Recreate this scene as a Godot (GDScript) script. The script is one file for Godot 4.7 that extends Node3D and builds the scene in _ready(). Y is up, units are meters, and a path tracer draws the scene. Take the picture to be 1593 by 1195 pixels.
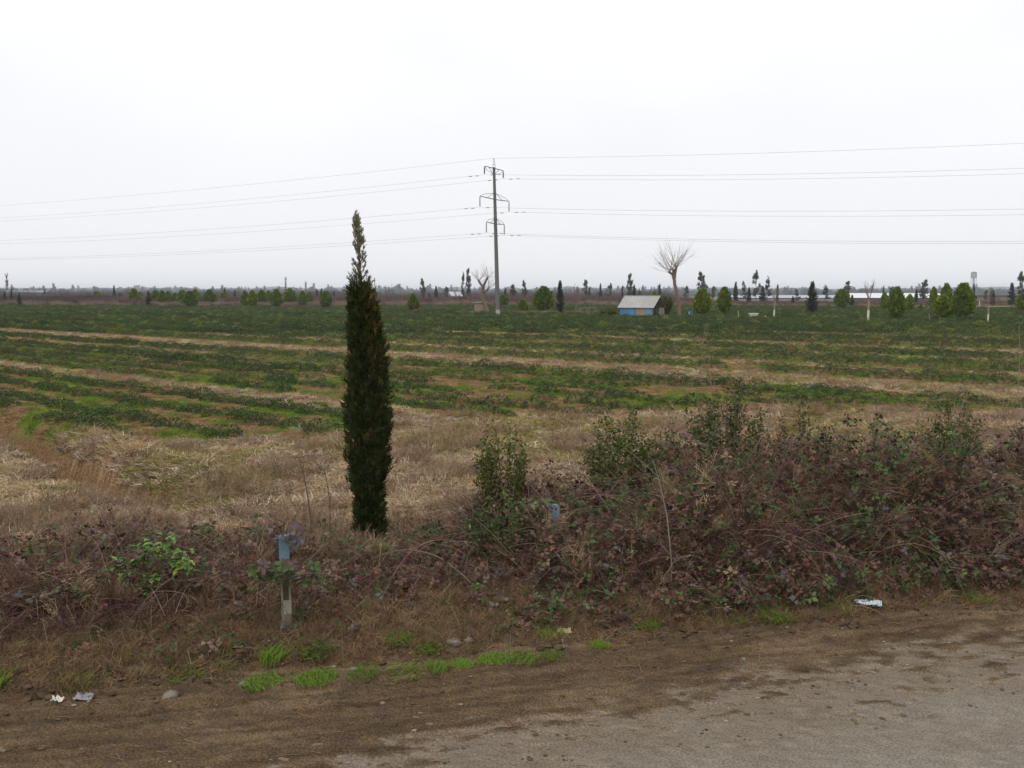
extends Node3D
# Tea field beside a road: overcast winter day, bramble verge, young cypress, power line, hut.
# Axes of the place: the road runs along ROAD (a = metres along it, w = metres across it from the eye);
# the tea rows run along ROWD (u along, v across).

class MB:
	var v := PackedVector3Array()
	var n := PackedVector3Array()
	var c := PackedColorArray()
	var i := PackedInt32Array()
	func leaf(p: Vector3, d: Vector3, s: Vector3, l: float, w: float, col: Color, fold := 0.15) -> void:
		var k := v.size()
		var nr := s.cross(d)
		var m := p + d * (l * 0.45) + nr * (fold * w)
		v.append(p); v.append(m - s * (w * 0.5)); v.append(p + d * l); v.append(m + s * (w * 0.5))
		var nl := (nr + s * (fold * 1.6)).normalized()
		var nh := (nr - s * (fold * 1.6)).normalized()
		n.append(nr); n.append(nl); n.append(nr); n.append(nh)
		c.append(col); c.append(col); c.append(col); c.append(col)
		i.append(k); i.append(k + 1); i.append(k + 2); i.append(k); i.append(k + 2); i.append(k + 3)
	func blade(p: Vector3, d: Vector3, d2: Vector3, l: float, w: float, col: Color) -> void:
		# a grass blade that leaves along d and bends over to d2
		var k := v.size()
		var s := d.cross(Vector3(0.31, 0.2, 0.93)).normalized() * (w * 0.5)
		var m := p + d * (l * 0.5)
		var t := m + d2 * (l * 0.5)
		var nr := d.cross(s).normalized()
		v.append(p - s); v.append(p + s); v.append(m - s * 0.8); v.append(m + s * 0.8); v.append(t)
		for q in 5:
			n.append(nr); c.append(col)
		i.append(k); i.append(k + 1); i.append(k + 2); i.append(k + 1); i.append(k + 3); i.append(k + 2)
		i.append(k + 2); i.append(k + 3); i.append(k + 4)
	func tube(pts: Array, r0: float, r1: float, sides: int, col: Color, cap := false) -> void:
		var k := v.size()
		var np := pts.size()
		for a in np:
			var p: Vector3 = pts[a]
			var d: Vector3 = (pts[min(a + 1, np - 1)] - pts[max(a - 1, 0)]).normalized()
			var ref := Vector3(1, 0, 0.02) if absf(d.x) < 0.8 else Vector3(0, 0.02, 1)
			var e := d.cross(ref).normalized()
			var f := d.cross(e)
			var r: float = lerpf(r0, r1, float(a) / maxf(1.0, np - 1))
			for q in sides:
				var an := TAU * q / sides
				var o := e * cos(an) + f * sin(an)
				v.append(p + o * r); n.append(o); c.append(col)
			if a > 0:
				for q in sides:
					var q2 := (q + 1) % sides
					var b0 := k + (a - 1) * sides
					var b1 := k + a * sides
					i.append(b0 + q); i.append(b1 + q); i.append(b0 + q2)
					i.append(b0 + q2); i.append(b1 + q); i.append(b1 + q2)
		if cap:
			for e in [0, np - 1]:
				var m := v.size()
				var dd: Vector3 = (pts[np - 1] - pts[0]).normalized() * (1.0 if e > 0 else -1.0)
				v.append(pts[e]); n.append(dd); c.append(col)
				for q in sides:
					v.append(v[k + e * sides + q]); n.append(dd); c.append(col)
				for q in sides:
					i.append(m)
					i.append(m + 1 + ((q + 1) % sides if e > 0 else q))
					i.append(m + 1 + (q if e > 0 else (q + 1) % sides))
	func tri(a: Vector3, b: Vector3, d: Vector3, col: Color) -> void:
		var k := v.size()
		var nr := (d - a).cross(b - a).normalized()
		v.append(a); v.append(b); v.append(d)
		for q in 3:
			n.append(nr); c.append(col); i.append(k + q)
	func quad(a: Vector3, b: Vector3, d: Vector3, e: Vector3, col: Color) -> void:
		tri(a, b, d, col); tri(a, d, e, col)
	func box(o: Vector3, ax: Vector3, ay: Vector3, az: Vector3, col: Color, bev := 0.0) -> void:
		# o is the centre, ax ay az the half axes; bev pulls the corners of each face in a little
		var p := []
		for sx in [-1, 1]:
			for sy in [-1, 1]:
				for sz in [-1, 1]:
					p.append(o + ax * sx + ay * sy + az * sz)
		for f in [[0, 1, 3, 2], [4, 6, 7, 5], [0, 4, 5, 1], [2, 3, 7, 6], [0, 2, 6, 4], [1, 5, 7, 3]]:
			quad(p[f[0]], p[f[1]], p[f[2]], p[f[3]], col)
	func mesh() -> ArrayMesh:
		var arr := []
		arr.resize(Mesh.ARRAY_MAX)
		arr[Mesh.ARRAY_VERTEX] = v; arr[Mesh.ARRAY_NORMAL] = n; arr[Mesh.ARRAY_COLOR] = c; arr[Mesh.ARRAY_INDEX] = i
		var m := ArrayMesh.new()
		m.add_surface_from_arrays(Mesh.PRIMITIVE_TRIANGLES, arr)
		return m

class Scatter:
	var b := PackedFloat32Array()
	var count := 0
	func add(p: Vector3, yaw: float, sx: float, sy: float, col: Color, tilt := Vector2.ZERO) -> void:
		var bs := Basis(Vector3.UP, yaw)
		if tilt != Vector2.ZERO:
			bs = Basis(Vector3(1, 0, 0), tilt.x) * Basis(Vector3(0, 0, 1), tilt.y) * bs
		var x := bs.x * sx
		var y := bs.y * sy
		var z := bs.z * sx
		b.append_array(PackedFloat32Array([x.x, y.x, z.x, p.x, x.y, y.y, z.y, p.y, x.z, y.z, z.z, p.z, col.r, col.g, col.b, 1.0]))
		count += 1

var rng := RandomNumberGenerator.new()
var names := {}
var M := {}
var nA := FastNoiseLite.new()
var nB := FastNoiseLite.new()
var nC := FastNoiseLite.new()

func rf(a: float, b: float) -> float: return rng.randf_range(a, b)
func rv() -> Vector3: return Vector3(rng.randfn(), rng.randfn(), rng.randfn()).normalized()
func ss(a: float, b: float, x: float) -> float: return smoothstep(a, b, x)
func tab(t: Array, x: float) -> float:
	# t: x0, y0, x1, y1 ... read with straight lines between
	if x <= t[0]: return t[1]
	for k in range(2, t.size(), 2):
		if x <= t[k]:
			return lerpf(t[k - 1], t[k + 1], (x - t[k - 2]) / (t[k] - t[k - 2]))
	return t[t.size() - 1]

func numbered(called: String) -> String:
	var k: int = names.get(called, 0)
	names[called] = k + 1
	return called if k == 0 else "%s_%03d" % [called, k]
func tag(o: Node, label: String, category: String, group := "") -> void:
	o.set_meta("label", label); o.set_meta("category", category)
	if group: o.set_meta("group", group)
func thing(called: String, label: String, category: String, at := Vector3.ZERO, turn := 0.0, group := "") -> Node3D:
	var o := Node3D.new()
	o.name = numbered(called); add_child(o)
	o.position = at; o.rotation.y = turn
	tag(o, label, category, group)
	return o
func part(called: String, m: Mesh, mt: Material, parent: Node) -> MeshInstance3D:
	var o := MeshInstance3D.new()
	o.name = called; o.mesh = m; o.material_override = mt
	parent.add_child(o, true)
	return o
func single(called: String, m: Mesh, mt: Material, label: String, category: String, at := Vector3.ZERO, turn := 0.0, group := "") -> MeshInstance3D:
	var o := MeshInstance3D.new()
	o.name = numbered(called); o.mesh = m; o.material_override = mt
	add_child(o)
	o.position = at; o.rotation.y = turn
	tag(o, label, category, group)
	return o
func structure(called: String, m: Mesh, mt: Material) -> MeshInstance3D:
	var o := MeshInstance3D.new()
	o.name = numbered(called); o.mesh = m; o.material_override = mt
	add_child(o)
	o.set_meta("kind", "structure")
	return o
func spread(called: String, m: Mesh, mt: Material, s: Scatter, label := "", category := "", parent: Node = self) -> MultiMeshInstance3D:
	var mm := MultiMesh.new()
	mm.transform_format = MultiMesh.TRANSFORM_3D
	mm.use_colors = true
	mm.mesh = m
	mm.instance_count = s.count
	mm.buffer = s.b
	var o := MultiMeshInstance3D.new()
	o.multimesh = mm; o.material_override = mt
	o.set_meta("kind", "stuff")
	if parent == self:
		o.name = numbered(called); add_child(o)
		tag(o, label, category)
	else:
		o.name = called; parent.add_child(o, true)
	return o

func mat(rough: float, spec := 0.5, back := 0.0) -> StandardMaterial3D:
	var m := StandardMaterial3D.new()
	m.vertex_color_use_as_albedo = true
	m.roughness = rough
	m.metallic_specular = spec
	m.cull_mode = BaseMaterial3D.CULL_DISABLED
	if back > 0.0:
		m.backlight_enabled = true
		m.backlight = Color(back, back, back)
	return m
func noise_tex(seed_: int, freq: float, lo: float, hi: float, oct := 5, size := 512) -> ImageTexture:
	# grey pattern from lo to hi (linear), tiling
	var f := FastNoiseLite.new()
	f.seed = seed_; f.frequency = freq; f.noise_type = FastNoiseLite.TYPE_SIMPLEX; f.fractal_octaves = oct
	var im := f.get_seamless_image(size, size)
	im.convert(Image.FORMAT_L8)
	var d := im.get_data()
	var lut := PackedByteArray()
	for k in 256:
		lut.append(int(clampf(pow(lerpf(lo, hi, smoothstep(0.12, 0.88, k / 255.0)), 1.0 / 2.2) * 255.0, 0, 255)))
	for k in d.size():
		d[k] = lut[d[k]]
	return ImageTexture.create_from_image(Image.create_from_data(size, size, false, Image.FORMAT_L8, d))
func surface_mat(tex: Texture2D, scale: float, rough: float, relief_cm: float, height: Texture2D) -> StandardMaterial3D:
	var m := mat(rough, 0.15)
	m.albedo_texture = tex
	m.uv1_triplanar = true
	m.uv1_world_triplanar = true
	m.uv1_scale = Vector3(scale, scale, scale)
	if relief_cm > 0.0:
		m.heightmap_enabled = true
		m.heightmap_texture = height
		m.heightmap_scale = relief_cm
	return m

# ---------------------------------------------------------------- the lie of the land
func road_a(x: float, z: float) -> float: return 0.968 * x - 0.25 * z
func road_w(x: float, z: float) -> float: return -0.968 * z - 0.25 * x
func from_road(a: float, w: float) -> Vector2: return Vector2(0.968 * a - 0.25 * w, -0.25 * a - 0.968 * w)
func row_u(x: float, z: float) -> float: return 0.741 * x + 0.671 * z
func row_v(x: float, z: float) -> float: return 0.671 * x - 0.741 * z
func from_rows(u: float, v: float) -> Vector2: return Vector2(0.741 * u + 0.671 * v, 0.671 * u - 0.741 * v)
var END := [7.0, -23.0, 8.0, -20.5, 9.0, -18.2, 12.0, -16.2, 16.0, -17.0, 18.0, -14.2, 23.0, -12.0, 25.0, -8.2, 28.0, -5.5, 33.0, -2.5, 34.0, 6.0, 60.0, 30.0]
var ROWS := []      # v of every tea row
var PATHS := []     # v, half width and how bare, of the walking gaps between row groups
func lay_rows() -> void:
	for v in [8.95, 10.75, 12.55, 14.3, 17.2, 18.9, 20.6, 22.3, 24.0, 25.7, 27.2, 28.6]: ROWS.append(v)
	var v := 34.2
	var k := 0
	while v < 235.0:
		for q in [3, 5, 4, 3, 6, 4][k % 6]:
			ROWS.append(v)
			v += 1.42
		var gap: float = [1.5, 0.9, 2.3, 1.1, 1.7, 1.0][k % 6] * (1.0 + v * 0.004)
		PATHS.append([v - 0.71 + gap * 0.5, gap * 0.5 + 0.25, [0.45, 0.25, 0.8, 0.2, 0.5, 0.3][(k * 5) % 6]])
		v += gap
		k += 1
var DITCH := [-40.0, 8.8, -24.0, 8.2, -21.4, 8.0, -17.1, 7.2, -14.0, 6.75, -12.6, 6.7]   # v of the ditch by u

func ditch_depth(u: float, v: float) -> float:
	var d := v - tab(DITCH, u)
	var on := ss(-12.4, -14.2, u)
	return on * (0.8 * exp(-pow(d / 0.42, 4.0)) - 0.26 * exp(-pow((d - 1.0) / 0.55, 2.0)))
func ground(x: float, z: float) -> float:
	var w := road_w(x, z)
	if w < 8.3: return -0.06
	var far := 1.0 - ss(60.0, 160.0, -z)
	var h := 0.05 * nA.get_noise_2d(x * 0.5, z * 0.5) * far + 0.10 * nB.get_noise_2d(x * 1.9, z * 1.9) * (1.0 - ss(30.0, 60.0, -z))
	var r := lerpf(-0.06, 0.05, ss(8.3, 9.2, w)) + h * ss(9.0, 10.5, w)
	if z > -60.0:
		r -= ditch_depth(row_u(x, z), row_v(x, z))
	return r
func straw_at(x: float, z: float) -> float:
	# how much the place is dry grass rather than tea, 0..1
	var u := row_u(x, z)
	var v := row_v(x, z)
	var j := 0.5 * nA.get_noise_2d(x * 0.9, z * 0.9)
	var s := 0.0
	s = maxf(s, ss(-0.5, 0.5, u - tab(END, v) + j * 1.6))
	s = maxf(s, 1.0 - ss(7.6, 8.3, v + j))
	s = maxf(s, ss(29.3, 29.9, v + j) * (1.0 - ss(32.9, 33.5, v + j)))
	s = maxf(s, 0.65 * ss(14.9, 15.3, v + j) * (1.0 - ss(16.2, 16.7, v + j)))
	s = maxf(s, 0.8 * ss(24.4, 24.8, v + j) * (1.0 - ss(25.9, 26.3, v + j)) * ss(-30.0, -50.0, u))
	if v > 33.6 and v < 180.0:
		for p in PATHS:
			if absf(v - p[0]) < 3.0:
				s = maxf(s, p[2] * (1.0 - ss(p[1] * 0.6, p[1], absf(v + j * 0.8 - p[0]))))
	return s
func green_at(x: float, z: float) -> float:
	return ss(-0.1, 0.3, nB.get_noise_2d(x * 0.7 + 40.0, z * 0.7) + 0.45 * nA.get_noise_2d(x * 2.0, z * 2.0))

func axis(dense_lo: float, dense_hi: float, step: float, lo: float, hi: float, grow: float) -> PackedFloat32Array:
	var r := PackedFloat32Array()
	var x := dense_lo
	var st := step
	var left := []
	while x > lo:
		st *= grow
		x -= st
		left.append(maxf(x, lo))
	left.reverse()
	r.append_array(PackedFloat32Array(left))
	x = dense_lo
	while x < dense_hi:
		r.append(x)
		x += step
	st = step
	while x < hi:
		r.append(x)
		st *= grow
		x += st
	r.append(hi)
	return r
func sheet(xs: PackedFloat32Array, zs: PackedFloat32Array, at: Callable) -> ArrayMesh:
	# at(x, z) gives [position, colour]; smooth normals
	var mb := MB.new()
	var nx := xs.size()
	var nz := zs.size()
	for b in nz:
		for a in nx:
			var r: Array = at.call(xs[a], zs[b])
			mb.v.append(r[0]); mb.c.append(r[1])
	mb.n.resize(nx * nz)
	for b in nz:
		for a in nx:
			var dx := mb.v[b * nx + mini(a + 1, nx - 1)] - mb.v[b * nx + maxi(a - 1, 0)]
			var dz := mb.v[mini(b + 1, nz - 1) * nx + a] - mb.v[maxi(b - 1, 0) * nx + a]
			var m := dz.cross(dx).normalized()
			mb.n[b * nx + a] = m if m.y > 0.0 else -m
	var up: bool = (mb.v[nx] - mb.v[0]).cross(mb.v[1] - mb.v[0]).y > 0.0
	for b in nz - 1:
		for a in nx - 1:
			var k := b * nx + a
			var q := k + 1 if up else k + nx
			var r := k + nx if up else k + 1
			mb.i.append(k); mb.i.append(q); mb.i.append(r)
			mb.i.append(q); mb.i.append(k + nx + 1); mb.i.append(r)
	return mb.mesh()

const STRAW := Color(0.43, 0.315, 0.185)
const STRAW_GREY := Color(0.42, 0.335, 0.25)
const STRAW_RED := Color(0.30, 0.185, 0.105)
const SOIL := Color(0.20, 0.12, 0.065)
const GRASS := Color(0.135, 0.225, 0.03)
const OLIVE := Color(0.27, 0.24, 0.075)
const MUD := Color(0.088, 0.06, 0.034)
const TEA := Color(0.042, 0.070, 0.025)

func jit(c: Color, k: float) -> Color:
	var f := 1.0 + rf(-k, k)
	return Color(c.r * f * (1.0 + rf(-k, k) * 0.3), c.g * f, c.b * f * (1.0 + rf(-k, k) * 0.3))

func field_colour(x: float, z: float) -> Color:
	var s := straw_at(x, z)
	var g := green_at(x, z)
	var k := 0.5 + 0.5 * nB.get_noise_2d(x * 1.3, z * 1.3 + 90.0)
	var q := 0.5 + 0.5 * nC.get_noise_2d(x * 0.4, z * 0.4)
	var dry := STRAW.lerp(STRAW_RED, ss(0.35, 0.7, k)).lerp(OLIVE, ss(0.5, 0.75, q) * 0.75)
	var bed := SOIL.lerp(GRASS * 0.85, 0.2 + g * 0.65).lerp(STRAW_RED, 0.35 * k)
	bed = bed.lerp(OLIVE * 0.8, ss(60.0, 140.0, -z) * 0.5)
	var c := bed.lerp(dry, s)
	var w := road_w(x, z)
	c = c.lerp(Color(0.11, 0.08, 0.055), 1.0 - ss(11.0, 13.0, w + 2.0 * (k - 0.5)))
	if z > -60.0 and absf(row_v(x, z) - tab(DITCH, row_u(x, z))) < 0.48 and row_u(x, z) < -12.8: c = SOIL    # bare clay in the ditch
	var far := ss(240.0, 300.0, -z)
	c = c.lerp(Color(0.13, 0.11, 0.07), far)
	return c

func make_land() -> void:
	var xs := axis(-16.0, 19.0, 0.16, -5000.0, 5000.0, 1.12)
	var zs := axis(-40.0, -7.0, 0.16, -6500.0, 12.0, 1.10)
	structure("ground", sheet(xs, zs, func(x: float, z: float): return [Vector3(x, ground(x, z), z), field_colour(x, z) * 1.25]), M.soil)
	# asphalt, worn and pale; a = along, w = across
	var ra := axis(-7.0, 10.0, 0.07, -260.0, 300.0, 1.25)
	var rw := axis(4.2, 7.1, 0.05, -3.5, 7.2, 1.3)
	structure("road", sheet(ra, rw, func(a: float, w: float):
		var p := from_road(a, w)
		var k := 0.5 + 0.5 * nB.get_noise_2d(a * 2.0, w * 2.6)
		var f := 0.5 + 0.5 * nA.get_noise_2d(a * 7.0 + 9.0, w * 9.0)
		var dusty := ss(-1.2, 0.2, w - mud_edge(a) + (k - 0.5) * 1.4)
		var c := Color(0.168, 0.147, 0.121).lerp(Color(0.13, 0.102, 0.072), 0.8 * dusty).lerp(Color(0.2, 0.165, 0.13), 0.5 * ss(0.6, 0.72, f))
		c = c * (1.0 + 0.3 * nC.get_noise_2d(a * 20.0, w * 24.0))
		return [Vector3(p.x, 0.004 * nA.get_noise_2d(a * 3.0, w * 3.0), p.y), c * 1.2]), M.asphalt)
	# the muddy shoulder: a real crust of mud over the road's edge, churned into ruts and clods
	var ma := axis(-6.5, 10.5, 0.027, -120.0, 140.0, 1.3)
	var mw := axis(4.2, 9.0, 0.024, 4.0, 9.4, 1.1)
	structure("dirt_shoulder", sheet(ma, mw, func(a: float, w: float):
		var p := from_road(a, w)
		var n1 := nB.get_noise_2d(a * 1.1, w * 2.2)
		var n2 := nA.get_noise_2d(a * 4.0, w * 7.0 + 50.0)
		var n3 := nC.get_noise_2d(a * 16.0, w * 22.0)
		var edge := mud_edge(a)
		var h := mud_height(a, w)
		var c := MUD.lerp(Color(0.112, 0.078, 0.045), ss(-0.1, 0.35, n1)).lerp(Color(0.062, 0.044, 0.03), 0.8 * ss(0.1, 0.5, n2 + 0.6 * n3))
		c = c.lerp(Color(0.17, 0.135, 0.095), 0.6 * ss(0.1, 0.5, nC.get_noise_2d(a * 3.0 + 11.0, w * 6.0)) * ss(1.1, 0.3, w - edge))
		c = c.lerp(Color(0.165, 0.132, 0.095), ss(0.0075, 0.0, h) * ss(0.9, 0.4, w - edge))    # thin dried film over the asphalt
		c = c.lerp(Color(0.13, 0.088, 0.048), ss(7.9, 8.5, w))
		var streak := nC.get_noise_2d(a * 1.3, w * 16.0) * ss(8.2, 7.4, w)
		return [Vector3(p.x, h, p.y), c * (1.25 * (1.0 + 0.35 * n3 + 0.55 * streak))]), M.mud)

func mud_edge(a: float) -> float: return clampf(5.85 + 0.17 * (a - 2.05), 5.1, 7.0)
func mud_height(a: float, w: float) -> float:
	var n1 := nB.get_noise_2d(a * 1.1, w * 2.2)
	var n2 := nA.get_noise_2d(a * 4.0, w * 7.0 + 50.0)
	var n3 := nC.get_noise_2d(a * 16.0, w * 22.0)
	var n4 := nC.get_noise_2d(a * 5.0 + w * 3.0, w * 9.0 + 30.0)
	var edge := mud_edge(a)
	var cover := tab([-1.6, -0.022, -0.6, -0.013, 0.0, -0.003, 0.5, 0.008, 1.0, 0.02], w - edge)
	var h := cover + 0.012 * n1 + 0.008 * n2 + 0.018 * n4
	var rough := ss(-0.2, 0.7, w - edge)
	h += 0.015 * n3 * (0.55 + 0.45 * rough)
	h += rough * (0.035 * exp(-pow((w - 7.28 - 0.12 * n1) / 0.13, 2.0)) * ss(-0.1, 0.3, n2 + 0.5) - 0.012 * exp(-pow((w - 7.55) / 0.16, 2.0)))
	h += ss(6.9, 7.5, w) * 0.16 * maxf(0.0, n2 - 0.12) * maxf(0.0, n3 + 0.3)
	return h + 0.085 * ss(7.7, 8.6, w) - 0.2 * ss(9.0, 9.35, w)

func _ready() -> void:
	rng.seed = 20240117
	# camera: seen from a bus window, three metres up
	var cam := Camera3D.new()
	cam.name = "camera"; add_child(cam)
	cam.position = Vector3(0, 3, 0)
	cam.rotation_degrees = Vector3(-5.238, 0, 0)
	cam.fov = 43.44
	cam.near = 0.1; cam.far = 9000.0
	cam.current = true
	# overcast sky, brightest overhead, with faint cloud texture
	var env := Environment.new()
	env.background_mode = Environment.BG_SKY
	env.sky = Sky.new()
	env.sky.sky_material = overcast()
	env.tonemap_mode = Environment.TONE_MAPPER_LINEAR
	env.tonemap_exposure = 1.08
	env.sdfgi_enabled = true; env.ssao_enabled = true; env.ssil_enabled = true
	env.fog_enabled = true
	env.fog_density = 0.00015
	env.fog_light_color = Color(0.87, 0.895, 0.93)
	var we := WorldEnvironment.new()
	we.name = "world"; we.environment = env; add_child(we)
	var sun := DirectionalLight3D.new()
	sun.name = "sun"; add_child(sun)
	sun.rotation_degrees = Vector3(-52, -25, 0)
	sun.light_energy = 0.46
	sun.light_angular_distance = 30.0
	sun.light_color = Color(1.0, 0.97, 0.93)
	sun.shadow_enabled = true

	nA.seed = 11; nA.frequency = 0.6; nA.fractal_octaves = 3
	nB.seed = 23; nB.frequency = 0.35; nB.fractal_octaves = 3
	nC.seed = 37; nC.frequency = 0.5; nC.fractal_octaves = 4
	var fine := noise_tex(3, 0.03, 0.35, 1.0)
	var grit := noise_tex(5, 0.05, 0.42, 1.0, 5, 1024)
	M.soil = surface_mat(fine, 0.9, 0.95, 2.0, fine)
	M.mud = surface_mat(grit, 0.71, 0.9, 0.6, grit)
	var worn := noise_tex(9, 0.04, 0.62, 1.0, 5, 1024)
	M.asphalt = surface_mat(worn, 0.83, 0.85, 0.1, worn)
	M.concrete = surface_mat(fine, 0.6, 0.9, 0.0, null)
	M.post = surface_mat(grit, 4.0, 0.95, 0.4, grit)
	M.roof = surface_mat(fine, 0.35, 0.9, 0.0, null)
	M.wood = surface_mat(fine, 0.7, 0.85, 0.0, null)
	M.tea = mat(0.55, 0.2, 0.2)
	M.leaf = mat(0.6, 0.2, 0.25)
	M.gloss_leaf = mat(0.45, 0.3, 0.25)
	M.bramble_leaf = mat(0.6, 0.2, 0.12)
	M.needle = mat(0.75, 0.12, 0.12)
	M.grass = mat(0.7, 0.15, 0.35)
	M.dry = mat(0.85, 0.1, 0.15)
	M.stem = mat(0.7, 0.2)
	M.bark = mat(0.9, 0.1)
	M.steel = mat(0.5, 0.5)
	M.glaze = mat(0.25, 0.5)
	M.paint = mat(0.55, 0.4)
	M.rough = mat(0.95, 0.2)

	lay_rows()
	make_land(); print("land")
	make_far(); print("far")
	make_trees(); print("trees")
	make_power_line()
	make_hut()
	make_field_things()
	make_field(); print("field")
	make_cypress()
	make_shrubs(); print("shrubs")
	make_brambles(); print("brambles")
	make_verge(); print("verge")

func overcast() -> PanoramaSkyMaterial:
	var w := 1024
	var h := 512
	var f := FastNoiseLite.new()
	f.seed = 5; f.frequency = 1.5; f.fractal_octaves = 5
	var d := PackedFloat32Array()
	d.resize(w * h * 3)
	var at := 0
	for y in h:
		var el := PI * (0.5 - (y + 0.5) / h)
		for x in w:
			var az := TAU * (x + 0.5) / w
			var dir := Vector3(cos(el) * cos(az), sin(el) * 2.2, cos(el) * sin(az))
			var s := maxf(sin(el), 0.0)
			var l := 0.855 + 0.40 * s - 0.06 * s * s
			var n := f.get_noise_3dv(dir) * ss(0.02, 0.25, s)
			l *= 1.0 + 0.11 * n
			var b := 0.008 + 0.035 * (0.55 - 1.6 * n) * ss(0.0, 0.3, s) + 0.010 * (1.0 - ss(0.0, 0.25, s))
			if el < 0.0: l = 0.855 * (1.0 - 0.8 * ss(0.0, 0.35, -sin(el)))
			d[at] = l * (1.0 - b); d[at + 1] = l * (1.0 - b * 0.35); d[at + 2] = l * (1.0 + b); at += 3
	var sky := PanoramaSkyMaterial.new()
	sky.panorama = ImageTexture.create_from_image(Image.create_from_data(w, h, false, Image.FORMAT_RGBF, d.to_byte_array()))
	return sky

# ---------------------------------------------------------------- plants
func tea_mesh(nl: int, size: float) -> ArrayMesh:
	# a plucked tea bush: low flat-topped dome of leathery leaves, 0.8 m wide and 0.42 m high
	var mb := MB.new()
	for k in 7:
		var a := rf(0, TAU)
		mb.tube([Vector3(0, -0.05, 0), Vector3(cos(a) * 0.15, 0.16, sin(a) * 0.15), Vector3(cos(a) * 0.28, 0.3, sin(a) * 0.28)], 0.008, 0.004, 3, Color(0.07, 0.06, 0.04))
	var lumps := []
	for k in 6:
		lumps.append([rf(0, TAU), rf(0.75, 1.15)])
	for k in nl:
		var a := rf(0, TAU)
		var t := pow(rng.randf(), 0.6)
		var big := 1.0
		for l in lumps:
			big = maxf(big * 0.985, l[1] * (1.0 - absf(wrapf(a - l[0], -PI, PI)) * 0.55))
		var r := 0.40 * t * big
		var y := (0.40 * big * sqrt(maxf(0.0, 1.0 - pow(t, 2.6)))) * rf(0.82, 1.1)
		if rng.randf() < 0.55:
			t = rf(0.75, 1.08)
			r = 0.39 * t * big
			y = 0.38 * big * rf(0.05, 0.85) * (1.25 - 0.5 * t)
		var p := Vector3(cos(a) * r, maxf(0.02, y), sin(a) * r)
		var d := (Vector3(cos(a) * t, 0.75 - 0.3 * t, sin(a) * t) + rv() * 0.75).normalized()
		var s := d.cross(rv()).normalized()
		var c := jit(TEA, 0.35)
		if rng.randf() < 0.2: c = jit(Color(0.06, 0.10, 0.026), 0.3)
		if rng.randf() < 0.05: c = jit(Color(0.12, 0.085, 0.05), 0.3)
		mb.leaf(p, d, s, size * rf(0.8, 1.3), size * rf(0.38, 0.5), c)
	return mb.mesh()

func grass_mesh(nb: int, hgt: float, lean: float, width: float, rad: float, tint := Color(1, 1, 1)) -> ArrayMesh:
	var mb := MB.new()
	for k in nb:
		var a := rf(0, TAU)
		var p := Vector3(cos(a), 0, sin(a)) * rad * sqrt(rng.randf())
		p.y = -0.02
		var b := rf(0, TAU)
		var d := Vector3(cos(b) * lean * rf(0.3, 1.2), 1, sin(b) * lean * rf(0.3, 1.2)).normalized()
		var d2 := (d + Vector3(cos(b) * lean, -0.7 * lean * rf(0.3, 1.0), sin(b) * lean)).normalized()
		var f := rf(0.7, 1.25)
		mb.blade(p, d, d2, hgt * rf(0.5, 1.2), width * rf(0.7, 1.3), Color(f * tint.r, f * tint.g * rf(0.94, 1.04), f * tint.b * rf(0.88, 1.05)))
	return mb.mesh()

func weed_mesh(ns: int, hgt: float) -> ArrayMesh:
	# a dead weed: thin forking stems
	var mb := MB.new()
	for k in ns:
		var b := rf(0, TAU)
		var d := Vector3(cos(b) * rf(0.1, 0.8), 1, sin(b) * rf(0.1, 0.8)).normalized()
		var l := hgt * rf(0.5, 1.1)
		var f := rf(0.65, 1.2)
		var col := Color(f, f, f)
		var p0 := Vector3(rf(-0.05, 0.05), -0.02, rf(-0.05, 0.05))
		var m := p0 + d * l * 0.55
		var e := m + (d + rv() * 0.5).normalized() * l * 0.45
		mb.tube([p0, m, e], 0.0035, 0.0018, 3, col)
		for q in 3:
			var s := p0.lerp(e, rf(0.35, 0.9))
			mb.blade(s, (d + rv() * 0.9).normalized(), (d + rv()).normalized(), l * rf(0.15, 0.4), 0.004, col)
	return mb.mesh()

func bramble_leaf_mesh() -> ArrayMesh:
	# three leaflets on a short stalk
	var mb := MB.new()
	for q in [[0.0, 1.0], [1.15, 0.8], [-1.15, 0.8]]:
		var d := Vector3(sin(q[0]), rf(-0.35, 0.05), cos(q[0])).normalized()
		var s := Vector3(d.z, rf(-0.3, 0.3), -d.x).normalized()
		var f := rf(0.85, 1.15)
		mb.leaf(d * 0.012, d, s, 0.062 * q[1], 0.043 * q[1], Color(f, f, f), 0.22)
	mb.tube([Vector3(0, 0.0, -0.05), Vector3(0, 0.004, 0.012)], 0.0014, 0.001, 3, Color(0.9, 0.75, 0.7))
	return mb.mesh()

func arch(p: Vector3, d: Vector3, l: float, droop: float, steps: int) -> Array:
	var pts := [p]
	var q := p
	var e := d
	for k in steps:
		e = (e + Vector3(0, -droop / steps, 0) + rv() * 0.07).normalized()
		q += e * (l / steps)
		pts.append(q)
	return pts

func hedge_top(a: float, w: float) -> float:
	var h := tab([-7.0, 0.72, -1.9, 0.62, 0.0, 0.52, 1.3, 0.24, 2.0, 0.4, 2.6, 0.85, 4.0, 0.88, 4.9, 1.3, 6.6, 1.3, 8.5, 1.22, 12.0, 1.32, 16.0, 1.3], a)
	h *= 0.84 + 0.45 * nB.get_noise_2d(a * 1.4, w * 1.4) + 0.25 * nA.get_noise_2d(a * 3.0, w * 3.0)
	var front := ss(7.6, 9.35, w)
	return h * (0.2 + 0.8 * front) * (1.0 - 0.8 * ss(10.9, 11.9, w))

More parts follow.
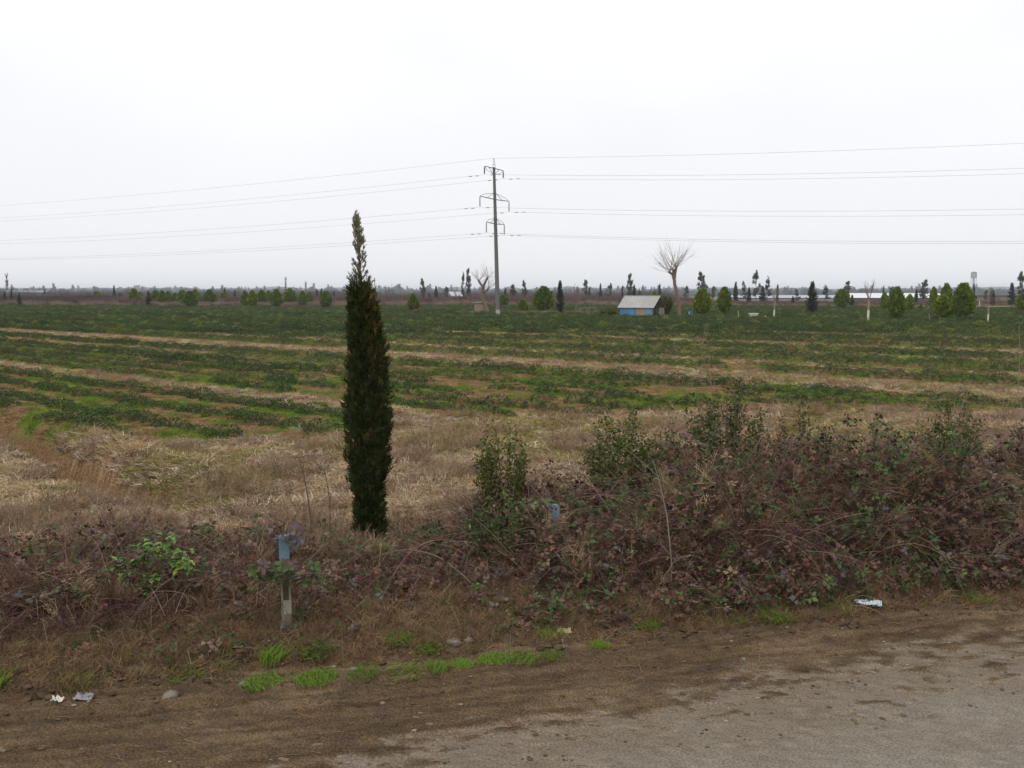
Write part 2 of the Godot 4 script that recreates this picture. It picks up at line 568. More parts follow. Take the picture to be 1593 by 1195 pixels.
func bramble_colour(a: float, w: float) -> Color:
	var g := ss(2.0, 5.5, a)
	var r := clampf(rng.randf() + 0.75 * nB.get_noise_2d(a * 1.7 + 60.0, w * 1.7), 0.0, 1.0)
	if r < 0.34 - 0.16 * g: return jit(Color(0.075, 0.042, 0.032), 0.4)      # purple brown
	if r < 0.62 - 0.2 * g: return jit(Color(0.088, 0.048, 0.034), 0.45)      # red brown
	if r < 0.68 - 0.16 * g: return jit(Color(0.085, 0.076, 0.07), 0.3)                 # grey, leaf undersides
	if r < 0.76 - 0.16 * g: return jit(Color(0.14, 0.095, 0.06), 0.35)                   # tan
	if r < 0.79 - 0.15 * g: return jit(Color(0.085, 0.11, 0.035), 0.3)                   # fresh green
	return jit(Color(0.045, 0.068, 0.024), 0.4)                             # dark green

func make_brambles() -> void:
	var ls := [bramble_leaf_mesh(), bramble_leaf_mesh(), bramble_leaf_mesh()]
	for side in 2:
		var a0 := -6.5 if side == 0 else 2.3
		var a1 := 2.3 if side == 0 else 13.5
		var node := thing("bramble_thicket",
			"low brown bramble thicket with dead stems along the left of the verge" if side == 0 else "tall tangled bramble thicket with dark green and purple leaves at right",
			"bramble")
		node.set_meta("kind", "stuff")
		var leaves := [Scatter.new(), Scatter.new(), Scatter.new()]
		var canes := MB.new()
		var count := 10000 if side == 0 else 33000
		for k in count:
			var a := rf(a0, a1) + rf(-0.25, 0.25)
			var w := rf(7.85, 11.7)
			var top := hedge_top(a, w)
			if nA.get_noise_2d(a * 2.6 + 70.0, w * 2.6) + 0.7 * nB.get_noise_2d(a * 1.1 + 20.0, w) < (0.04 if side == 0 else -0.02) and rng.randf() < 0.85: continue
			var t := 1.0 - pow(rng.randf(), 1.6) * 0.85
			var p := from_road(a, w)
			var pos := Vector3(p.x, ground(p.x, p.y) + 0.04 + top * t * rf(0.86, 1.1), p.y)
			var c := bramble_colour(a, w)
			var sz := rf(0.45, 1.0) if rng.randf() < 0.75 else rf(0.95, 1.4)
			(leaves[k % 3] as Scatter).add(pos, rf(0, TAU), sz, sz, c, Vector2(rng.randfn(0.25, 0.55), rng.randfn(0, 0.55)))
		for k in 3:
			spread("leaves", ls[k], M.bramble_leaf, leaves[k], "", "", node)
		for k in (3800 if side == 0 else 3800):
			var a := rf(a0, a1)
			var w := rf(7.95, 11.6)
			var p := from_road(a, w)
			var top := hedge_top(a, w)
			var b := rf(0, TAU)
			var r := rng.randf()
			var col := jit(Color(0.13, 0.085, 0.07), 0.4)
			if r < 0.3: col = jit(Color(0.22, 0.165, 0.12), 0.3)
			elif r < 0.45: col = jit(Color(0.12, 0.05, 0.05), 0.3)
			var l := clampf(top * rf(1.0, 2.2), 0.35, 2.0)
			canes.tube(arch(Vector3(p.x, ground(p.x, p.y), p.y), Vector3(cos(b) * 0.55, 1.0, sin(b) * 0.55).normalized(), l, rf(0.7, 2.2), 9), rf(0.0028, 0.005), 0.0015, 3, col)
		part("canes", canes.mesh(), M.stem, node).set_meta("kind", "stuff")
	# dead stalks and dry litter caught in the brambles
	var wm := [weed_mesh(9, 0.42), weed_mesh(12, 0.32), weed_mesh(7, 0.5)]
	var ws := [Scatter.new(), Scatter.new(), Scatter.new()]
	for k in 22000:
		var a := rf(-6.5, 13.5)
		var w := rf(7.85, 12.3)
		var p := from_road(a, w)
		var top := hedge_top(a, w)
		var c := jit(Color(0.19, 0.12, 0.075), 0.35)
		var r := rng.randf()
		if r < 0.13: c = jit(Color(0.40, 0.30, 0.18), 0.3)
		elif r < 0.55: c = jit(Color(0.12, 0.07, 0.06), 0.3)
		var y := ground(p.x, p.y) + rng.randf() * maxf(0.0, top - 0.3)
		(ws[k % 3] as Scatter).add(Vector3(p.x, y, p.y), rf(0, TAU), rf(0.6, 1.2), rf(0.6, 1.1) * clampf(0.25 + top * 1.2, 0.35, 1.0), c, Vector2(rng.randfn(0, 0.95), rng.randfn(0, 0.95)))
	var dead := thing("dead_stems", "tangle of dry dead stems caught among the roadside brambles", "dead stems")
	dead.set_meta("kind", "stuff")
	for k in 3:
		spread("stems", wm[k], M.dry, ws[k], "", "", dead)
	# single canes that stand out
	var outs := [
		[1.05, 9.2, 1.15, 0.75, 0.55, 1.6, 2.5, 0.007, Color(0.15, 0.09, 0.08), "long purple bramble cane arching right of the near fence post"],
		[2.05, 8.9, 2.5, 1.1, 0.25, 1.5, 1.9, 0.006, Color(0.2, 0.15, 0.11), "pale bramble cane arching toward the second fence post"],
		[5.9, 9.7, 1.9, 1.0, 0.1, 2.2, 1.8, 0.008, Color(0.1, 0.05, 0.045), "dark bramble cane arching above the right thicket"],
		[7.6, 10.2, 2.6, 1.2, 0.2, 2.2, 2.1, 0.008, Color(0.09, 0.055, 0.045), "dark leafless bramble cane bowing over the far right thicket"],
		[3.0, 9.0, 3.4, 0.9, 0.2, 1.7, 2.2, 0.008, Color(0.24, 0.17, 0.13), "light brown bramble cane bending left across the dark thicket middle"],
		[-2.6, 9.3, 0.3, 1.0, 0.1, 1.8, 1.9, 0.008, Color(0.09, 0.06, 0.05), "dark thin bramble cane arching over the left thicket"],
	]
	for o in outs:
		var p := from_road(o[0], o[1])
		var mb := MB.new()
		var d := Vector3(cos(o[2]) * 0.7, o[3], -0.2).normalized()
		mb.tube(arch(Vector3(0, -0.02, 0), d, o[5], o[6], 16), o[7], o[7] * 0.35, 5, o[8])
		single("bramble_cane", mb.mesh(), M.stem, o[9], "bramble cane", Vector3(p.x, ground(p.x, p.y), p.y))

func make_field() -> void:
	var near := []
	for k in 6: near.append(tea_mesh(460, 0.062))
	var far := []
	for k in 3: far.append(tea_mesh(210, 0.10))
	var rows := ROWS
	var spots := []
	for ri in rows.size():
		var rv0: float = rows[ri]
		var u := minf(tab(END, rv0), 70.0)
		while u > -340.0:
			u -= rf(0.5, 0.72) if rv0 > 33.0 else rf(0.38, 0.55)
			var vv := rv0 + 0.14 * nA.get_noise_2d(u * 0.3, rv0 * 7.0) + rf(-0.07, 0.07)
			var p := from_rows(u, vv)
			var x := p.x
			var z := p.y
			if z < -275.0 or absf(x) > -z * 0.58 + 5.0 or z > -14.0: continue
			if straw_at(x, z) > 0.6: continue
			var gap := nB.get_noise_2d(x * 0.55, z * 0.55)
			var thin := -0.55
			if rv0 > 17.0 and rv0 < 29.0 and u > -32.0: thin = -0.24
			if rv0 > 11.5 and rv0 < 14.2 and u > -21.0: thin = -0.3
			if rv0 > 33.0: thin = -0.4
			if gap < thin: continue
			var s := 0.86 + 0.5 * nA.get_noise_2d(x * 1.7, z * 1.7) + rf(-0.16, 0.16)
			if rv0 < 33.0: s = maxf(s, 0.62)
			spots.append([-z, x, z, s, ri, rv0, u])
	spots.sort_custom(func(p, q): return p[0] < q[0])
	var sn := []
	for k in 6: sn.append(Scatter.new())
	var sf := []
	for k in 3: sf.append(Scatter.new())
	var ordinal := ["first", "second", "third", "fourth", "fifth", "sixth", "seventh", "eighth", "ninth", "tenth", "eleventh", "twelfth", "thirteenth"]
	var single_count := 0
	for s in spots:
		var x: float = s[1]
		var z: float = s[2]
		var pos := Vector3(x, ground(x, z) - 0.02, z)
		var yaw := rf(0, TAU)
		var along := nC.get_noise_2d(s[6] * 0.035, s[5] * 0.45) + 0.4 * nA.get_noise_2d(x * 0.3, z * 0.3)
		var tint := Color(1.2 + 0.9 * along + rf(-0.2, 0.2), 1.1 + 0.6 * along, 1.1 + 0.4 * along)
		if rng.randf() < 0.06 + 0.1 * ss(0.1, 0.5, along): tint = Color(3.2, 2.4, 1.8)
		if single_count < 300 and absf(x) < -z * 0.545:
			single_count += 1
			var where := "toward the right picture edge"
			var bearing := x / -z
			for q in [[-0.43, "at the left picture edge"], [-0.33, "straight behind the broad-leaved shrub"], [-0.25, "straight behind the left fence post"], [-0.19, "left of the tall cypress"], [-0.12, "beside or behind the tall cypress"], [-0.06, "right of the tall cypress"], [0.0, "straight below the power pole"], [0.07, "right below the power pole"], [0.16, "straight below the hut"], [0.26, "behind the tallest shrub"], [0.36, "right of the tallest shrub"]]:
				if bearing < q[0]:
					where = q[1]
					break
			var rname: String = ordinal[s[4]] if s[4] < 13 else "farther"
			var look: String = "large" if s[3] > 0.95 else ("small" if s[3] < 0.65 else "middling")
			var o := single("tea_bush", near[single_count % 6], M.tea, "%s tea bush, %s row from ditch, %s" % [look, rname, where], "tea bush", pos, yaw, "tea bushes in the %s row, %s" % [rname, where])
			o.scale = Vector3(s[3] * 0.88, s[3] * rf(0.58, 0.8), s[3] * 0.88)
		elif s[0] < 75.0:
			(sn[rng.randi() % 6] as Scatter).add(pos, yaw, s[3] * 0.9, s[3] * rf(0.6, 0.85), tint)
		else:
			(sf[rng.randi() % 3] as Scatter).add(pos, yaw, s[3] * 1.12, s[3] * 1.05 * rf(0.75, 1.25), tint)
	print("tea ", spots.size(), " singles ", single_count)
	var rest := thing("tea_rows", "dense rows of clipped dark green tea stretching across the far field", "tea rows")
	rest.set_meta("kind", "stuff")
	for k in 6: spread("bushes", near[k], M.tea, sn[k], "", "", rest)
	for k in 3: spread("far_bushes", far[k], M.tea, sf[k], "", "", rest)

	# dry grass, dead weeds and green grass
	var dm := [grass_mesh(24, 0.26, 1.1, 0.010, 0.13), grass_mesh(26, 0.24, 2.4, 0.011, 0.15), grass_mesh(18, 0.36, 0.8, 0.009, 0.10)]
	var ds := [Scatter.new(), Scatter.new(), Scatter.new()]
	var gm := [grass_mesh(24, 0.13, 0.7, 0.007, 0.12), grass_mesh(30, 0.10, 1.1, 0.008, 0.14)]
	var gs := [Scatter.new(), Scatter.new()]
	var wm := [weed_mesh(10, 0.4), weed_mesh(14, 0.3)]
	var ws := [Scatter.new(), Scatter.new()]
	for k in 200000:
		# more of them close by: distance drawn so that they thin out with it
		var t := rng.randf()
		var dist := 9.5 * pow(9.0, pow(t, 0.95))
		var x := rf(-0.57, 0.57) * dist
		var z := -dist
		if absf(x) > dist * 0.56 + 1.0: continue
		var w := road_w(x, z)
		if w < 10.6: continue
		if z > -60.0 and ditch_depth(row_u(x, z), row_v(x, z)) > 0.08 and rng.randf() < 0.96: continue
		var s := straw_at(x, z)
		var pos := Vector3(x, ground(x, z), z)
		var q := 0.5 + 0.5 * nC.get_noise_2d(x * 0.4, z * 0.4)
		var pk := 0.5 + 0.5 * nB.get_noise_2d(x * 1.3, z * 1.3 + 90.0)
		var big := 0.62 + 0.0035 * dist + 0.5 * pk
		if rng.randf() < s:
			var c := jit(STRAW, 0.4)
			if pk > 0.44: c = jit(STRAW_RED.lerp(STRAW_GREY, rng.randf()), 0.4)
			if q > 0.52 and rng.randf() < 0.6: c = jit(OLIVE, 0.3)
			if rng.randf() < 0.12: c = jit(Color(0.62, 0.52, 0.38), 0.2)
			elif rng.randf() < 0.12: c = jit(Color(0.16, 0.105, 0.065), 0.3)
			if pk > 0.56 and rng.randf() < 0.14:
				(ws[k % 2] as Scatter).add(pos, rf(0, TAU), big * rf(0.7, 1.1), big * rf(0.6, 1.1), jit(Color(0.31, 0.215, 0.135), 0.4), Vector2(rf(-0.5, 0.5), rf(-0.4, 0.4)))
			else:
				var kind := 1
				if rng.randf() < 0.3: kind = 0
				if pk > 0.62 and rng.randf() < 0.4: kind = 2
				(ds[kind] as Scatter).add(pos, rf(0, TAU), big, big * rf(0.5, 1.0), c, Vector2(rf(-0.25, 0.25), rf(-0.25, 0.25)))
		else:
			var g := green_at(x, z)
			if rng.randf() < g * 0.9 + 0.12:
				(gs[k % 2] as Scatter).add(pos, rf(0, TAU), big * rf(0.8, 1.3), big * rf(0.7, 1.3), jit(GRASS if rng.randf() < 0.75 else OLIVE, 0.3))
			elif rng.randf() < 0.45:
				(ds[1] as Scatter).add(pos, rf(0, TAU), big, big * 0.6, jit(STRAW_RED, 0.3))
	# green fringe along the foot of the near tea rows
	for s in spots:
		if s[0] > 48.0: break
		for k in 5:
			var x: float = s[1] + rf(-0.55, 0.55)
			var z: float = s[2] + rf(-0.4, 0.7)
			if green_at(x, z) < 0.3 and rng.randf() < 0.75: continue
			(gs[k % 2] as Scatter).add(Vector3(x, ground(x, z), z), rf(0, TAU), rf(0.8, 1.3), rf(0.8, 1.4), jit(GRASS, 0.3))
	var dg := thing("dry_grass", "matted straw coloured dry grass between the tea rows and the brambles", "dry grass")
	dg.set_meta("kind", "stuff")
	for k in 3: spread("blades", dm[k], M.dry, ds[k], "", "", dg)
	for k in 2: spread("weeds", wm[k], M.dry, ws[k], "", "", dg)
	var gg := thing("green_grass", "short fresh green grass growing at the foot of the tea rows", "grass")
	gg.set_meta("kind", "stuff")
	for k in 2: spread("blades", gm[k], M.grass, gs[k], "", "", gg)
	print("dry ", ds[0].count + ds[1].count + ds[2].count, " green ", gs[0].count + gs[1].count)

func make_cypress() -> void:
	# slim young cypress, 4 m, ragged leader, a browned second leader on its right
	var node := thing("cypress_tree", "slim dark green columnar cypress with a sparse pointed tip behind the brambles", "cypress", Vector3(-1.72, 0.0, -11.35))
	var tr := MB.new()
	tr.tube([Vector3(0.03, -0.05, 0), Vector3(0.02, 1.2, 0), Vector3(0.0, 2.4, 0), Vector3(-0.05, 3.2, 0), Vector3(-0.10, 3.88, 0)], 0.045, 0.004, 7, Color(0.12, 0.085, 0.06))
	tr.tube([Vector3(0.05, 0.5, 0.02), Vector3(0.14, 1.8, 0.03), Vector3(0.13, 2.6, 0.02), Vector3(0.11, 3.2, 0.0)], 0.022, 0.003, 5, Color(0.14, 0.09, 0.06))
	var LE := [0.05, -0.12, 0.15, -0.16, 0.3, -0.13, 0.45, -0.15, 0.7, -0.2, 1.0, -0.22, 1.5, -0.23, 2.0, -0.215, 2.5, -0.2, 2.85, -0.2, 3.1, -0.185, 3.2, -0.165, 3.4, -0.15, 3.7, -0.14, 3.97, -0.105]
	var RI := [0.05, 0.15, 0.15, 0.19, 0.3, 0.17, 0.45, 0.18, 0.7, 0.21, 1.0, 0.25, 1.3, 0.265, 1.7, 0.26, 2.1, 0.235, 2.4, 0.205, 2.7, 0.155, 3.0, 0.085, 3.15, 0.05, 3.3, 0.02, 3.5, -0.02, 3.8, -0.06, 3.97, -0.095]
	var mb := MB.new()
	var rust := MB.new()
	for k in 14500:
		var y := rf(0.06, 3.25)
		if rng.randf() < 0.9 * ss(2.75, 3.25, y): continue
		var le := tab(LE, y)
		var ri := tab(RI, y)
		var cx := (le + ri) * 0.5
		var hr := (ri - le) * 0.5
		hr *= 0.93 + 0.2 * nB.get_noise_2d(y * 6.0, 3.0)
		var an := rf(0, TAU)
		hr *= 1.0 + 0.55 * nA.get_noise_2d(y * 5.0, an * 2.0)
		var t := sqrt(rf(0.2, 1.0))
		if nA.get_noise_2d(y * 9.0 + 5.0, an * 4.0) < -0.28: continue      # gaps between the branches
		var p := Vector3(cx + cos(an) * hr * t, y, sin(an) * hr * t * 0.9)
		var d := (Vector3(cos(an) * 0.55, 1.0, sin(an) * 0.55) + rv() * 0.3).normalized()
		var brown := cos(an) > 0.25 and y > 1.5 and y < 3.1 and rng.randf() < 0.3 * ss(1.5, 2.5, y)
		var c := jit(Color(0.032, 0.043, 0.016), 0.4)
		var r := rng.randf()
		if r < 0.12: c = jit(Color(0.075, 0.065, 0.02), 0.3)
		elif r < 0.3: c = jit(Color(0.04, 0.06, 0.018), 0.3)
		if y > 3.1 and r < 0.65: c = jit(Color(0.13, 0.135, 0.085), 0.25)
		if brown: c = jit(Color(0.10, 0.068, 0.025), 0.35)
		var tgt := rust if brown else mb
		# a spray: a stem leaf with short side twigs
		var l := rf(0.06, 0.11) * (0.8 if y > 3.1 else 1.0)
		var s := d.cross(rv()).normalized()
		tgt.leaf(p, d, s, l, l * 0.2, c)
		for q in 3:
			var f := 0.2 + 0.22 * q
			var sd := 1.0 if q % 2 == 0 else -1.0
			tgt.leaf(p + d * l * f, (d + s * sd * 0.75).normalized(), s, l * 0.5, l * 0.16, c)
	# the feathery top: upright side shoots along the leader
	for k in 105:
		var y := 2.7 + 1.13 * pow(rng.randf(), 0.85)
		var le := tab(LE, y + 0.05)
		var ri := tab(RI, y + 0.05)
		var an := rf(0, TAU)
		var stem := Vector3(lerpf(0.0, -0.10, (y - 2.6) / 1.3), y, 0)
		var reach := (ri - le) * 0.5 * rf(0.6, 1.15)
		var d := Vector3(cos(an) * reach, rf(0.09, 0.16), sin(an) * reach)
		tr.tube([stem, stem + d * 0.6, stem + d + Vector3(0, 0.03, 0)], 0.004, 0.0015, 3, Color(0.14, 0.11, 0.08))
		for q in 9:
			var p := stem + d * rf(0.25, 1.05) + rv() * 0.01
			var e := (d.normalized() + Vector3(0, 0.5, 0) + rv() * 0.55).normalized()
			var s := e.cross(rv()).normalized()
			var c := jit(Color(0.19, 0.18, 0.12), 0.35) if rng.randf() < ss(2.9, 3.4, y) else jit(Color(0.04, 0.055, 0.018), 0.4)
			var l := rf(0.035, 0.07)
			mb.leaf(p, e, s, l, l * 0.28, c)
			mb.leaf(p + e * l * 0.3, (e + s * 0.8).normalized(), s, l * 0.5, l * 0.2, c)
	part("trunk", tr.mesh(), M.bark, node)
	part("crown", mb.mesh(), M.needle, node)
	part("browned_foliage", rust.mesh(), M.needle, node).set_meta("label", "rust brown foliage on the right side of the cypress")

func leafy_shrub(at: Vector3, h: float, w: float, nst: int, col: Color, leaf_l: float, label: String, lean := 0.0, called := "leafy_shrub") -> void:
	var node := thing(called, label, "shrub", at)
	var st := MB.new()
	var lf := MB.new()
	for k in nst:
		var a := rf(0, TAU)
		var r := w * 0.5 * sqrt(rng.randf())
		var top := Vector3(cos(a) * r + lean * h, h * rf(0.72, 1.0) * (1.0 - 0.3 * r / (w * 0.5)), sin(a) * r)
		var base := Vector3(cos(a) * r * 0.3, -0.05, sin(a) * r * 0.3)
		var mid := base.lerp(top, 0.5) + Vector3(rf(-0.05, 0.05), 0, rf(-0.05, 0.05))
		st.tube([base, mid, top], 0.009, 0.003, 4, Color(0.16, 0.115, 0.08))
		var n := int(h * 95.0)
		for q in n:
			var t := rf(0.15, 1.0)
			var p := base.lerp(mid, t * 2.0) if t < 0.5 else mid.lerp(top, t * 2.0 - 1.0)
			p += rv() * 0.07 * rf(0.2, 1.3)
			var d := (rv() + Vector3(0, 0.25, 0)).normalized()
			lf.leaf(p, d, d.cross(rv()).normalized(), leaf_l * rf(0.7, 1.35), leaf_l * rf(0.36, 0.5), jit(col, 0.4) if rng.randf() > 0.12 else jit(Color(0.13, 0.12, 0.04), 0.3))
	part("stems", st.mesh(), M.bark, node)
	part("foliage", lf.mesh(), M.leaf, node)

func sapling(at: Vector3, pts: Array, r: float, col: Color, label: String, twigs: int) -> void:
	var mb := MB.new()
	mb.tube(pts, r, r * 0.35, 6, col)
	for k in twigs:
		var j := rng.randi_range(1, pts.size() - 2)
		var p: Vector3 = (pts[j] as Vector3).lerp(pts[j + 1], rng.randf())
		mb.tube(arch(p, Vector3(rf(-1, 1), rf(0.3, 1.0), rf(-1, 1)).normalized(), rf(0.15, 0.45), 0.2, 4), r * 0.35, 0.0015, 3, col)
	single("bare_sapling", mb.mesh(), M.bark, label, "sapling", at)

func make_shrubs() -> void:
	var g := func(x: float, z: float) -> Vector3: return Vector3(x, ground(x, z), z)
	var olive := Color(0.06, 0.085, 0.022)
	leafy_shrub(g.call(-0.12, -11.2), 1.72, 0.7, 26, Color(0.07, 0.09, 0.022), 0.05, "olive green leafy shrub nearest the cypress, dotted with dark bramble leaves")
	leafy_shrub(g.call(1.3, -11.9), 1.68, 1.0, 40, olive, 0.055, "dense green leafy shrub in the middle of the thicket gap", 0.05)
	leafy_shrub(g.call(2.8, -12.4), 2.25, 1.1, 36, Color(0.05, 0.07, 0.026), 0.05, "tallest dark green shrub rising above the thicket, topped by purple leaves")
	leafy_shrub(g.call(2.0, -12.3), 1.65, 0.7, 20, Color(0.075, 0.085, 0.025), 0.045, "sparse olive shrub just left of the tallest dark green shrub")
	leafy_shrub(g.call(3.7, -12.2), 1.85, 0.7, 18, Color(0.085, 0.075, 0.03), 0.05, "thin yellowish brown shrub just right of the tallest shrub")
	leafy_shrub(g.call(5.75, -12.4), 1.95, 0.8, 26, olive, 0.05, "green leafy shrub rising near the right end of the thicket")
	leafy_shrub(g.call(-0.05, -9.9), 0.95, 0.9, 22, Color(0.04, 0.062, 0.024), 0.06, "low dark green shrub between the two fence posts")
	# bare saplings
	sapling(g.call(1.58, -9.35), [Vector3(0.0, -0.05, 0), Vector3(0.0, 0.4, 0), Vector3(-0.05, 0.85, 0), Vector3(-0.13, 1.2, 0), Vector3(-0.2, 1.42, 0)], 0.010, Color(0.22, 0.185, 0.145), "pale bare sapling stem leaning left in front of the thicket middle", 3)
	sapling(g.call(2.85, -12.9), [Vector3(0, 0, 0), Vector3(-0.05, 1.2, 0), Vector3(-0.2, 1.9, 0), Vector3(-0.32, 2.25, 0), Vector3(-0.25, 2.6, 0)], 0.01, Color(0.2, 0.16, 0.11), "bare twig rising above the tallest dark green shrub", 4)
	sapling(g.call(3.1, -12.0), [Vector3(-0.5, 0, 0), Vector3(-0.25, 0.7, 0), Vector3(0.1, 1.3, 0), Vector3(0.2, 1.8, 0)], 0.012, Color(0.2, 0.16, 0.13), "slanting bare brown stem crossing the tallest shrub", 2)
	sapling(g.call(6.55, -12.7), [Vector3(0.35, 0, 0), Vector3(0.25, 0.9, 0), Vector3(0.05, 1.6, 0), Vector3(-0.08, 2.0, 0)], 0.008, Color(0.22, 0.18, 0.14), "thin bare twig at the right edge, left one of three", 2)
	sapling(g.call(6.75, -12.7), [Vector3(0.2, 0, 0), Vector3(0.15, 0.9, 0), Vector3(-0.05, 1.7, 0), Vector3(-0.05, 2.2, 0), Vector3(-0.08, 2.55, 0)], 0.008, Color(0.24, 0.2, 0.15), "thin bare twig at the right edge, tallest middle one of three", 2)
	sapling(g.call(6.75, -12.6), [Vector3(0, 0, 0), Vector3(0, 0.9, 0), Vector3(0.02, 2.0, 0)], 0.008, Color(0.22, 0.18, 0.14), "thin bare twig at the right edge, rightmost of three", 1)
	sapling(g.call(-2.45, -11.2), [Vector3(0.1, 0, 0), Vector3(0.05, 0.5, 0), Vector3(0.0, 0.85, 0), Vector3(-0.06, 1.05, 0)], 0.009, Color(0.10, 0.07, 0.06), "dark bare twig standing just left of the cypress foot", 3)
	sapling(g.call(-2.15, -11.2), [Vector3(0.0, 0, 0), Vector3(0.0, 0.5, 0), Vector3(-0.03, 0.75, 0), Vector3(-0.06, 0.92, 0)], 0.008, Color(0.12, 0.08, 0.06), "thin bare twig between the dark twig and the cypress", 3)
	# broad-leaved evergreen at the left
	var node := thing("broad_leaf_shrub", "bright green broad leaved evergreen with drooping leaves at left in the brambles", "shrub", g.call(-3.5, -8.75))
	var st := MB.new()
	var lf := MB.new()
	for s in [[0.1, 0.62, 0.0], [0.3, 0.74, 0.05], [0.4, 0.52, -0.1], [-0.05, 0.52, 0.1], [0.2, 0.4, 0.15], [0.47, 0.62, 0.05], [-0.3, 0.3, 0.25], [-0.38, 0.18, 0.3], [-0.22, 0.2, 0.28]]:
		var tip := Vector3(s[0], s[1], s[2])
		st.tube([Vector3(s[0] * 0.3, -0.05, s[2] * 0.3), Vector3(s[0] * 0.8, s[1] * 0.5, s[2]), tip], 0.009, 0.004, 5, Color(0.1, 0.1, 0.05))
		for q in 22:
			var a := rf(0, TAU)
			var d := Vector3(cos(a), rf(-0.35, 0.65), sin(a)).normalized()
			var p := tip + Vector3(rf(-0.09, 0.09), rf(-0.17, 0.03), rf(-0.07, 0.07))
			var c := jit(Color(0.085, 0.16, 0.03), 0.4)
			if s[1] < 0.4: c = jit(Color(0.055, 0.11, 0.035), 0.3)
			if rng.randf() < 0.07: c = jit(Color(0.2, 0.23, 0.035), 0.2)
			var sd := Vector3(-d.z, rf(-0.2, 0.2), d.x).normalized()
			var l := rf(0.09, 0.15)
			lf.leaf(p, d, sd, l * 0.75, l * 0.4, c)
			lf.leaf(p + d * l * 0.4, (d + Vector3(0, -0.6, 0)).normalized(), sd, l * 0.55, l * 0.38, c)
	part("stems", st.mesh(), M.bark, node)
	part("foliage", lf.mesh(), M.gloss_leaf, node)

# ---------------------------------------------------------------- trees (unit prototypes: 1 high, 1 wide, scaled on placing)
func proto_thuja(cols: Array) -> Array:
	var tr := MB.new()
	tr.tube([Vector3(0, -0.02, 0), Vector3(0.01, 0.3, 0), Vector3(0, 0.85, 0)], 0.03, 0.008, 6, Color(0.1, 0.075, 0.055))
	var mb := MB.new()
	var prof := [0.08, 0.12, 0.15, 0.55, 0.26, 0.9, 0.42, 1.0, 0.56, 0.93, 0.72, 0.68, 0.86, 0.34, 1.0, 0.03]
	var sd := rf(0, 50)
	for q in 1500:   # the dense inside
		var y := rf(0.1, 0.9)
		var a := rf(0, TAU)
		var r := 0.5 * tab(prof, y) * sqrt(rf(0.2, 0.85))
		var d := (Vector3(cos(a) * 0.6, 0.9, sin(a) * 0.6) + rv() * 0.4).normalized()
		mb.leaf(Vector3(cos(a) * r, y, sin(a) * r), d, d.cross(rv()).normalized(), rf(0.07, 0.11), 0.055, jit(cols[1], 0.35), 0.25)
	for q in 150:   # tufts of sprays with gaps between them
		var y := 0.08 + 0.87 * pow(rng.randf(), 0.9)
		var a := rf(0, TAU)
		var lump := 1.0 + 0.6 * nA.get_noise_3d(cos(a) * 2.6 + sd, y * 5.0, sin(a) * 2.6) + rf(-0.25, 0.13)
		var r := 0.5 * tab(prof, y) * lump * sqrt(rf(0.45, 1.0))
		var o := Vector3(cos(a) * r, y, sin(a) * r)
		var out := Vector3(cos(a) * 0.6, 0.9, sin(a) * 0.6)
		var tone: Color = jit(cols[0] if rng.randf() < 0.55 else cols[1], 0.3)
		for k in 34:
			var d := (out + rv() * 0.5).normalized()
			var p := o + rv() * Vector3(0.085, 0.05, 0.085) * rf(0.2, 1.0)
			var l := rf(0.035, 0.075)
			mb.leaf(p, d, d.cross(rv()).normalized(), l, l * 0.55, jit(tone, 0.25), 0.25)
	return [tr.mesh(), mb.mesh()]
func proto_fir() -> Array:
	var tr := MB.new()
	tr.tube([Vector3(0, -0.02, 0), Vector3(0, 0.5, 0), Vector3(0, 1.0, 0)], 0.022, 0.003, 5, Color(0.09, 0.07, 0.055))
	var mb := MB.new()
	for k in 230:
		var y := 0.05 + 0.93 * pow(rng.randf(), 1.1)
		var a := rf(0, TAU)
		var L := 0.5 * (1.02 - y) * rf(0.6, 1.15) + 0.03
		if y < 0.2: L *= 0.75
		var rise := rf(0.0, 0.55)
		var d := Vector3(cos(a), rise, sin(a)).normalized()
		var n := int(5 + L * 26)
		for q in n:
			var t := float(q + 1) / n
			var p := Vector3(0, y, 0) + d * L * t
			var e := (d + rv() * 0.7).normalized()
			mb.leaf(p, e, e.cross(rv()).normalized(), rf(0.05, 0.09), 0.04, jit(Color(0.042, 0.052, 0.036), 0.35))
	return [tr.mesh(), mb.mesh()]
func proto_column() -> Array:
	var tr := MB.new()
	tr.tube([Vector3(0, -0.02, 0), Vector3(0, 0.9, 0)], 0.05, 0.01, 5, Color(0.09, 0.07, 0.055))
	var mb := MB.new()
	for k in 700:
		var y := rf(0.04, 0.97)
		var a := rf(0, TAU)
		var r := 0.5 * tab([0.0, 0.5, 0.2, 0.95, 0.6, 0.9, 0.85, 0.6, 1.0, 0.1], y) * sqrt(rf(0.3, 1.0))
		var d := (Vector3(cos(a) * 0.3, 0.5, sin(a) * 0.3) + rv() * 0.2).normalized()
		mb.leaf(Vector3(cos(a) * r, y, sin(a) * r), d, d.cross(rv()).normalized(), rf(0.04, 0.08), 0.12, jit(Color(0.03, 0.038, 0.024), 0.3))
	return [tr.mesh(), mb.mesh()]
